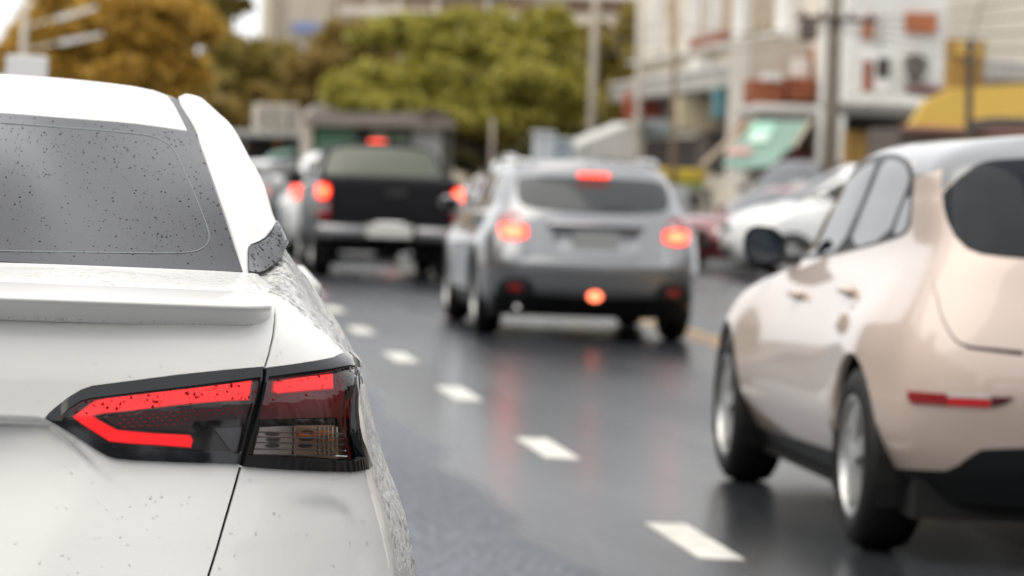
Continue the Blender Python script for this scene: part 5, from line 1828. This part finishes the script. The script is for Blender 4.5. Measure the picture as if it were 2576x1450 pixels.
# --- red-brown trimmed house and its canopy
Y = 72
rh = empty('gabled_house', tuple(W(2050, 450, Y) * [1, 1, 0]), 0, 'house with red brown roof edge and boxy tiled eaves behind the utility pole', 'building')
bpart('wall', 1880, 2140, 95, 470, Y + .6, mat('pale_wall', (.52, .48, .42), rough=.8, var=.12, vscale=1), rh, 2.5, 0)
child_world(MB().prism([P3d(2056, 100, Y), P3d(2076, 100, Y), P3d(2050, 205, Y), P3d(1890, 330, Y), P3d(1848, 345, Y), P3d(1858, 318, Y), P3d(2020, 200, Y)], (0, .5, 0)).build('bargeboard', REDBR, rh), rh)
bpart('tiled_eave', 1888, 1972, 202, 262, Y - .9, REDBR, rh, .9)
bpart('tiled_eave', 1984, 2056, 196, 254, Y - .9, REDBR, rh, .9)
bpart('white_cap', 1924, 1968, 186, 205, Y - 1.0, WHITEW, rh, .5)
bpart('white_wall', 1998, 2036, 148, 196, Y - .2, WHITEW, rh, .4)
bpart('canopy', 1896, 2080, 262, 302, Y - 1.6, GREYC, rh, 2.0, .12)
bpart('opening', 1900, 2120, 302, 470, Y - .1, BROWNI, rh, .4)
bpart('maroon_panel', 1950, 2060, 372, 470, Y - .4, MAROON, rh, .2)
bpart('red_brown_wall', 2112, 2150, 90, 236, Y - .4, REDBR, rh, .5)

# --- green awning with faded print
Y = 68
ga = empty('green_awning', tuple(W(1930, 450, Y) * [1, 1, 0]), 0, 'sloping grey green awning with a pale teal printed patch', 'awning')


def quad(name, pts, Yt, Yb, m, parent, th=.03, lift=0.0):
    """sloping sheet: (px, py, t) corners with t = 0 at the upper edge, 1 at the lower"""
    P = [np.array(W(px, py, Yt + (Yb - Yt) * t)) + np.array([0, -lift, lift]) for px, py, t in pts]
    return child_world(MB().prism(P, (0, th, -th)).build(name, m, parent), parent)


quad('sheet', [(1895, 305, 0), (2040, 305, 0), (1990, 370, .55), (1940, 418, 1), (1870, 425, 1), (1815, 416, 1), (1832, 395, .8)], Y + .6, Y - 1.6, TARP, ga)
quad('print', [(1890, 312, .05), (1952, 312, .05), (1930, 366, .5), (1880, 368, .5)], Y + .6, Y - 1.6, TEALP, ga, .01, .03)
quad('print', [(1888, 342, .3), (1936, 340, .3), (1928, 362, .48), (1882, 364, .48)], Y + .6, Y - 1.6, TEALL, ga, .01, .05)
quad('print', [(1836, 378, .62), (1890, 375, .6), (1888, 392, .75), (1826, 396, .78)], Y + .6, Y - 1.6, PINKP, ga, .01, .04)
child_world(MB().tube([P3d(1892, 303, Y + .6), P3d(1765, 418, Y - 1.2)], .05).build('frame_arm', mat('tan_pipe', (.42, .33, .24), rough=.6), ga), ga)
child_world(MB().tube([P3d(2042, 303, Y + .6), P3d(1995, 372, Y - .6)], .04).build('frame_arm', mat('tan_pipe', (.42, .33, .24), rough=.6), ga), ga)

Y = 78
ya = empty('yellow_awning', tuple(W(1700, 450, Y) * [1, 1, 0]), 0, 'yellow cloth awning with green hem right of the silver estate', 'awning')
bpart('cloth', 1618, 1778, 424, 458, Y, YELLOWA, ya, 1.6, .05)
bpart('hem', 1640, 1772, 458, 472, Y - .05, GREENB, ya, .3)
bpart('counter', 1640, 1790, 474, 520, Y + .3, DARKI, ya, 1.2)

# --- white house end wall with windows
Y = 66
wh = empty('white_house', tuple(W(2260, 450, Y) * [1, 1, 0]), 0, 'white house end with red brown shutters and a dark fan opening', 'building')
bpart('wall', 2140, 2378, -180, 470, Y, WHITEW, wh, 3.0, 0)
bpart('sign_panel', 2280, 2358, 32, 84, Y - .12, ORANGER, wh, .14)
bpart('shutter', 2172, 2198, 42, 98, Y - .10, ORANGER, wh, .12)
fr = bpart('window', 2164, 2240, 134, 240, Y - .12, mat('window_frame_white', (.68, .67, .65), rough=.6), wh, .14)
for x0, x1, y0, y1, m_ in ((2172, 2196, 152, 232, REDBR), (2208, 2238, 146, 196, DARKI), (2200, 2236, 200, 232, WHITEW)):
    o = part('pane', x0, x1, y0, y1, Y - .18, m_, fr, .08)
bpart('fan_housing', 2272, 2342, 128, 208, Y - .14, mat('grey_white_box', (.55, .54, .5), rough=.6), wh, .16)
child_world(MB().prism([P3d(2305 + 28 * math.cos(t), 168 + 34 * math.sin(t), Y - .2) for t in np.linspace(0, 2 * math.pi, 16, endpoint=False)], (0, .05, 0)).build('fan_opening', DARKI, wh), wh)
for k in range(3):
    t = k * 2.094 + .4
    child_world(MB().prism([P3d(2305, 168, Y - .24), P3d(2305 + 26 * math.cos(t), 168 + 30 * math.sin(t), Y - .24), P3d(2305 + 26 * math.cos(t + .6), 168 + 30 * math.sin(t + .6), Y - .24)], (0, .02, 0)).build('fan_blade', mat('fan_blade_grey', (.3, .28, .25), rough=.5), wh), wh)
bpart('sill', 2150, 2290, 232, 244, Y - .3, GREYC, wh, .4)
bpart('brown_band', 2285, 2378, 216, 236, Y - .2, mat('dull_maroon', (.17, .08, .07), rough=.7), wh, .3)
bpart('conduit', 2212, 2218, 30, 130, Y - .1, GREYC, wh, .06)
bpart('canopy', 2116, 2350, 240, 290, Y - 2.0, GREYC, wh, 2.2, .2)
bpart('shop_opening', 2130, 2330, 290, 470, Y - .15, DARKI, wh, .3)
bpart('shop_counter', 2130, 2200, 330, 470, Y - .5, OCHRE, wh, .5)

# --- yellow roofed shop, right edge
Y = 56
ys = empty('yellow_shop', tuple(W(2440, 450, Y) * [1, 1, 0]), 0, 'shop with a big yellow tarpaulin front and tin roof at right edge', 'building')
child_world(MB().prism([P3d(2280, 328, Y), P3d(2330, 255, Y), P3d(2400, 222, Y), P3d(2700, 205, Y), P3d(2700, 330, Y)], (0, .25, 0)).build('yellow_front', YELLOWT, ys), ys)
bpart('tin_roof', 2478, 2720, 158, 206, Y + .3, TINR, ys, 3.0)
for k in range(14):
    bpart('tin_ridge', 2480 + k * 18, 2486 + k * 18, 160, 204, Y + .26, TINR, ys, .06)
bpart('ochre_wall', 2385, 2478, 100, 235, Y + .5, OCHRE, ys, .3, 0)
bpart('yellow_sign', 2410, 2462, 110, 140, Y + .3, YELLOWT, ys, .15)
bpart('wall', 2260, 2720, 330, 480, Y + .4, BROWNI, ys, 2.5, 0)
bpart('eave_edge', 2270, 2700, 324, 336, Y - .1, mat('faded_red_edge', (.30, .15, .13), rough=.7), ys, .2)
pp = empty('awning_post', tuple(W(2445, 450, 50) * [1, 1, 0]), 0, 'dark post in front of the yellow tarpaulin', 'post')
child_world(MB().tube([tuple(W(2440, 450, 50) * [1, 1, 0] + np.array([0, 0, .0])), P3d(2441, 118, 50)], .055, 10).build('shaft', DARKMET, pp), pp)
child_world(MB().tube([P3d(2441, 118, 50), P3d(2441, 100, 50)], [.11, .05], 10).build('cap', DARKMET, pp), pp)
child_world(MB().tube([P3d(2441, 318, 50.02), P3d(2500, 310, 50.02), P3d(2576, 312, 50.02), P3d(2680, 322, 50.02)], .09, 8).build('canopy_frame', DARKMET, pp), pp)


# ================================================================== poles, lamps, wires
def pole(px, pyb, pyt, Y, r, label, m=POLEM, name='utility_pole', lean=0.0, cat='pole'):
    B = W(px, 450, Y)
    B[2] = 0
    T = W(px + lean, pyt, Y)
    o = empty(name, tuple(B), 0, label, cat)
    MB().tube([(0, 0, -.1), tuple((T - B) * .5), tuple(T - B)], [r, r * .9, r * .78], 12).build('shaft', m, o, True)
    return o, B, T


p1, B1, T1 = pole(2086, 450, -160, 60, .15, 'thick weathered utility pole in front of the gabled house', POLED, lean=22)
ca = MB().box(tuple(W(2100, 50, 60) - B1 + np.array([0, -.15, 0])), (1.4, .09, .09)).build('cross_arm', DARKMET, p1)
for dx in (-.6, -.25, .25, .6):
    q = W(2100, 50, 60) - B1 + np.array([dx, -.15, .09])
    MB().tube([q + np.array([0, 0, -.05]), q, q + np.array([0, 0, .06])], [.03, .05, .03], 8).build('insulator', mat('brown_ceramic', (.16, .08, .05), rough=.3), p1)
MB().box(tuple(W(2028, 80, 60) - B1 + np.array([0, -.2, 0])), (.3, .25, .35), bevel=.04).build('junction_box', BROWNI, p1)
pole(1484, 450, -80, 88, .115, 'slim pale lamp post rising from the grey tent', POLEM, 'lamp_post', lean=18)
pole(1606, 450, -80, 82, .09, 'pale square looking post at the shophouse corner', mat('pale_pole', (.46, .42, .37), rough=.8), 'corner_post', lean=6)
pole(1697, 450, -60, 78, .07, 'thin brown pole in front of the shophouse windows', mat('brown_pole', (.24, .165, .11), rough=.8), 'utility_pole', lean=2)
pole(1236, 450, 300, 92, .06, 'thin grey pole under the bright green tree', POLEM, 'street_pole', lean=4)
# street lamp with two arms
lo_, LB, LT = pole(52, 450, -80, 90, .10, 'pale street lamp with white double arms before the gold tinted tree', mat('galvanised_pole', (.46, .42, .36), rough=.6), 'street_lamp', lean=12, cat='street lamp')
for (x0, y0, x1, y1, x2, y2) in ((58, 128, 150, 108, 258, 86), (58, 70, 140, 48, 244, 18)):
    a_, b_, c_ = (W(x, y, 90) - LB for x, y in ((x0, y0), (x1, y1), (x2, y2)))
    MB().tube([a_, b_], [.04, .035], 8).build('arm', mat('galvanised_pole', (.46, .42, .36)), lo_, True)
    d_ = (c_ - b_) / np.linalg.norm(c_ - b_)
    up_ = np.array([0, 0, .07])
    MB().prism([b_ - up_, c_ - up_ * .6, c_ + up_ * .6, b_ + up_], (0, .28, 0)).build('lamp_head', mat('lamp_head_white', (.70, .69, .66), rough=.5), lo_)
# white square sign
so, SB, ST = pole(66, 450, 205, 24, .025, 'blank white square board on a post just above the saloon roof', POLEM, 'street_sign', lean=0, cat='sign')
q0, q1 = W(15, 142, 24) - SB, W(119, 206, 24) - SB
MB().box(tuple((q0 + q1) / 2 + np.array([0, -.03, 0])), (q1[0] - q0[0], .03, q0[2] - q1[2] + .02), bevel=.008).build('board', mat('sign_white', (.80, .80, .79), rough=.5), so)
MB().box((0, 0, .08), (.4, .4, .16), bevel=.03).build('footing', CONC, so)


def wire(a, b, sag, r=.012, label='', m=None):
    a, b = np.array(a, float), np.array(b, float)
    pts = [a + (b - a) * t + np.array([0, 0, -sag * 4 * t * (1 - t)]) for t in np.linspace(0, 1, 14)]
    o = MB().tube(pts, r, 5).build('overhead_wire', m or DARKMET, None, True)
    return tag(o, label, 'wire', 'overhead wires')


wl = ['topmost', 'second', 'third', 'fourth', 'lowest']
for k, (py, py2) in enumerate(((40, -10), (60, 20), (85, 55), (120, 95), (140, 125))):
    wire(W(2106, 45 + k * 8, 60), W(2900, py2 - 60 + k * 30, 36), .15, .010, wl[k] + ' dark wire of the five running right from the utility pole')
for k in range(3):
    wire(W(2106, 45 + k * 10, 60), W(1706, 60 + k * 28, 78), .25, .012, ('top', 'middle', 'bottom')[k] + ' brown wire of three from the utility pole to the thin brown pole')
    wire(W(1706, 60 + k * 28, 78), W(1500, 30 + k * 45, 88), .2, .012, ('top', 'middle', 'bottom')[k] + ' brown wire of three from the thin pole to the lamp post')
wire(W(2441, 105, 50), W(2520, -160, 46), .02, .010, 'stay wire rising from the dark awning post')


# ================================================================== unseen street behind the camera; its waiting vehicles are added to darken reflections
tk = empty('added_box_truck', (-.3, -9.0, 0), 0, 'unseen dark grey box truck added to darken reflections on the white saloon', 'truck')
MB().box((0, -3.2, 2.0), (2.2, 4.6, 2.5), bevel=.06).build('cargo_box', mat('truck_grey', (.06, .065, .07), rough=.5), tk)
MB().box((0, -.1, 1.35), (2.0, 1.5, 1.9), bevel=.15).build('cab', mat('truck_cab', (.05, .055, .07), rough=.4), tk)
MB().box((0, .68, 1.75), (1.75, .06, .75), bevel=.02).build('windscreen', GLASS, tk)
MB().box((0, .70, .55), (1.95, .16, .35), bevel=.04).build('bumper', BLACKP, tk)
tcar = type('Rig', (), {})()
tcar.o = tk
for s in (1, -1):
    for wy in (-.3, -4.2):
        wheel(tcar, .98, wy, .40, .25, 'twin', s)
far_car('added_grey_saloon', 3.5, -9.0, 0, (.06, .062, .066), 'unseen dark grey car added behind the camera to darken reflections', 'car', H=1.55)
for (x, yc_, h_, wd, lab) in ((-14.5, -22, 9.5, 6, 'dim brown shophouse on the left behind the camera'), (21.0, -22, 8.5, 6, 'dim tan shophouse on the right behind the camera'), (-14.5, 14, 9.0, 6, 'brown shophouse beyond the left pavement beside the camera'), (-15, 50, 9.5, 6, 'farther brown shophouse beyond the left pavement'), (21.0, 14, 7.0, 6, 'tan shophouse beyond the right pavement beside the camera')):
    bb = empty('shophouse', (x, yc_, 0), 0, lab, 'building')
    MB().box((0, 0, h_ / 2), (wd, 34, h_)).build('wall', mat('dim_wall', (.26, .215, .17), rough=.8, var=.2, vscale=.6), bb)
    sgn = 1 if x < 0 else -1
    for fl_n in range(3):
        for k in range(8):
            MB().box((sgn * wd / 2, -14 + k * 4, 1.9 + fl_n * 2.9), (.08, 2.2, 1.5)).build('window', GLASS, bb)


def plain_tree(x, y, h_, r, lab):
    t = empty('roadside_tree', (x, y, 0), 0, lab, 'tree')
    MB().tube([(0, 0, -.1), (0, .1, h_ * .4), (.1, 0, h_ * .8)], [.2, .15, .06], 8).build('trunk', BARK, t, True)
    crown_mesh('crown', [((0, 0, h_ * .62), (r, r, h_ * .26)), ((r * .5, .5, h_ * .8), (r * .7, r * .7, h_ * .2)), ((-r * .5, -.4, h_ * .75), (r * .7, r * .7, h_ * .22))], 1500, .22, LEAFDARK, t)


for x, y, h_, r, lab in ((-8.5, -14, 8, 3.2, 'leafy tree on the left pavement behind the camera'), (13.8, -13, 8, 3.2, 'leafy tree on the right pavement behind the camera'), (-7.5, 9, 7.5, 2.6, 'leafy tree on the left pavement beside the white saloon'), (-8, 24, 8, 3.0, 'leafy tree on the left pavement farther along'), (-1, -36, 10, 4.5, 'big leafy tree closing the street behind the camera'), (7, -38, 10, 4.5, 'second big leafy tree closing the street behind the camera')):
    plain_tree(x, y, h_, r, lab)
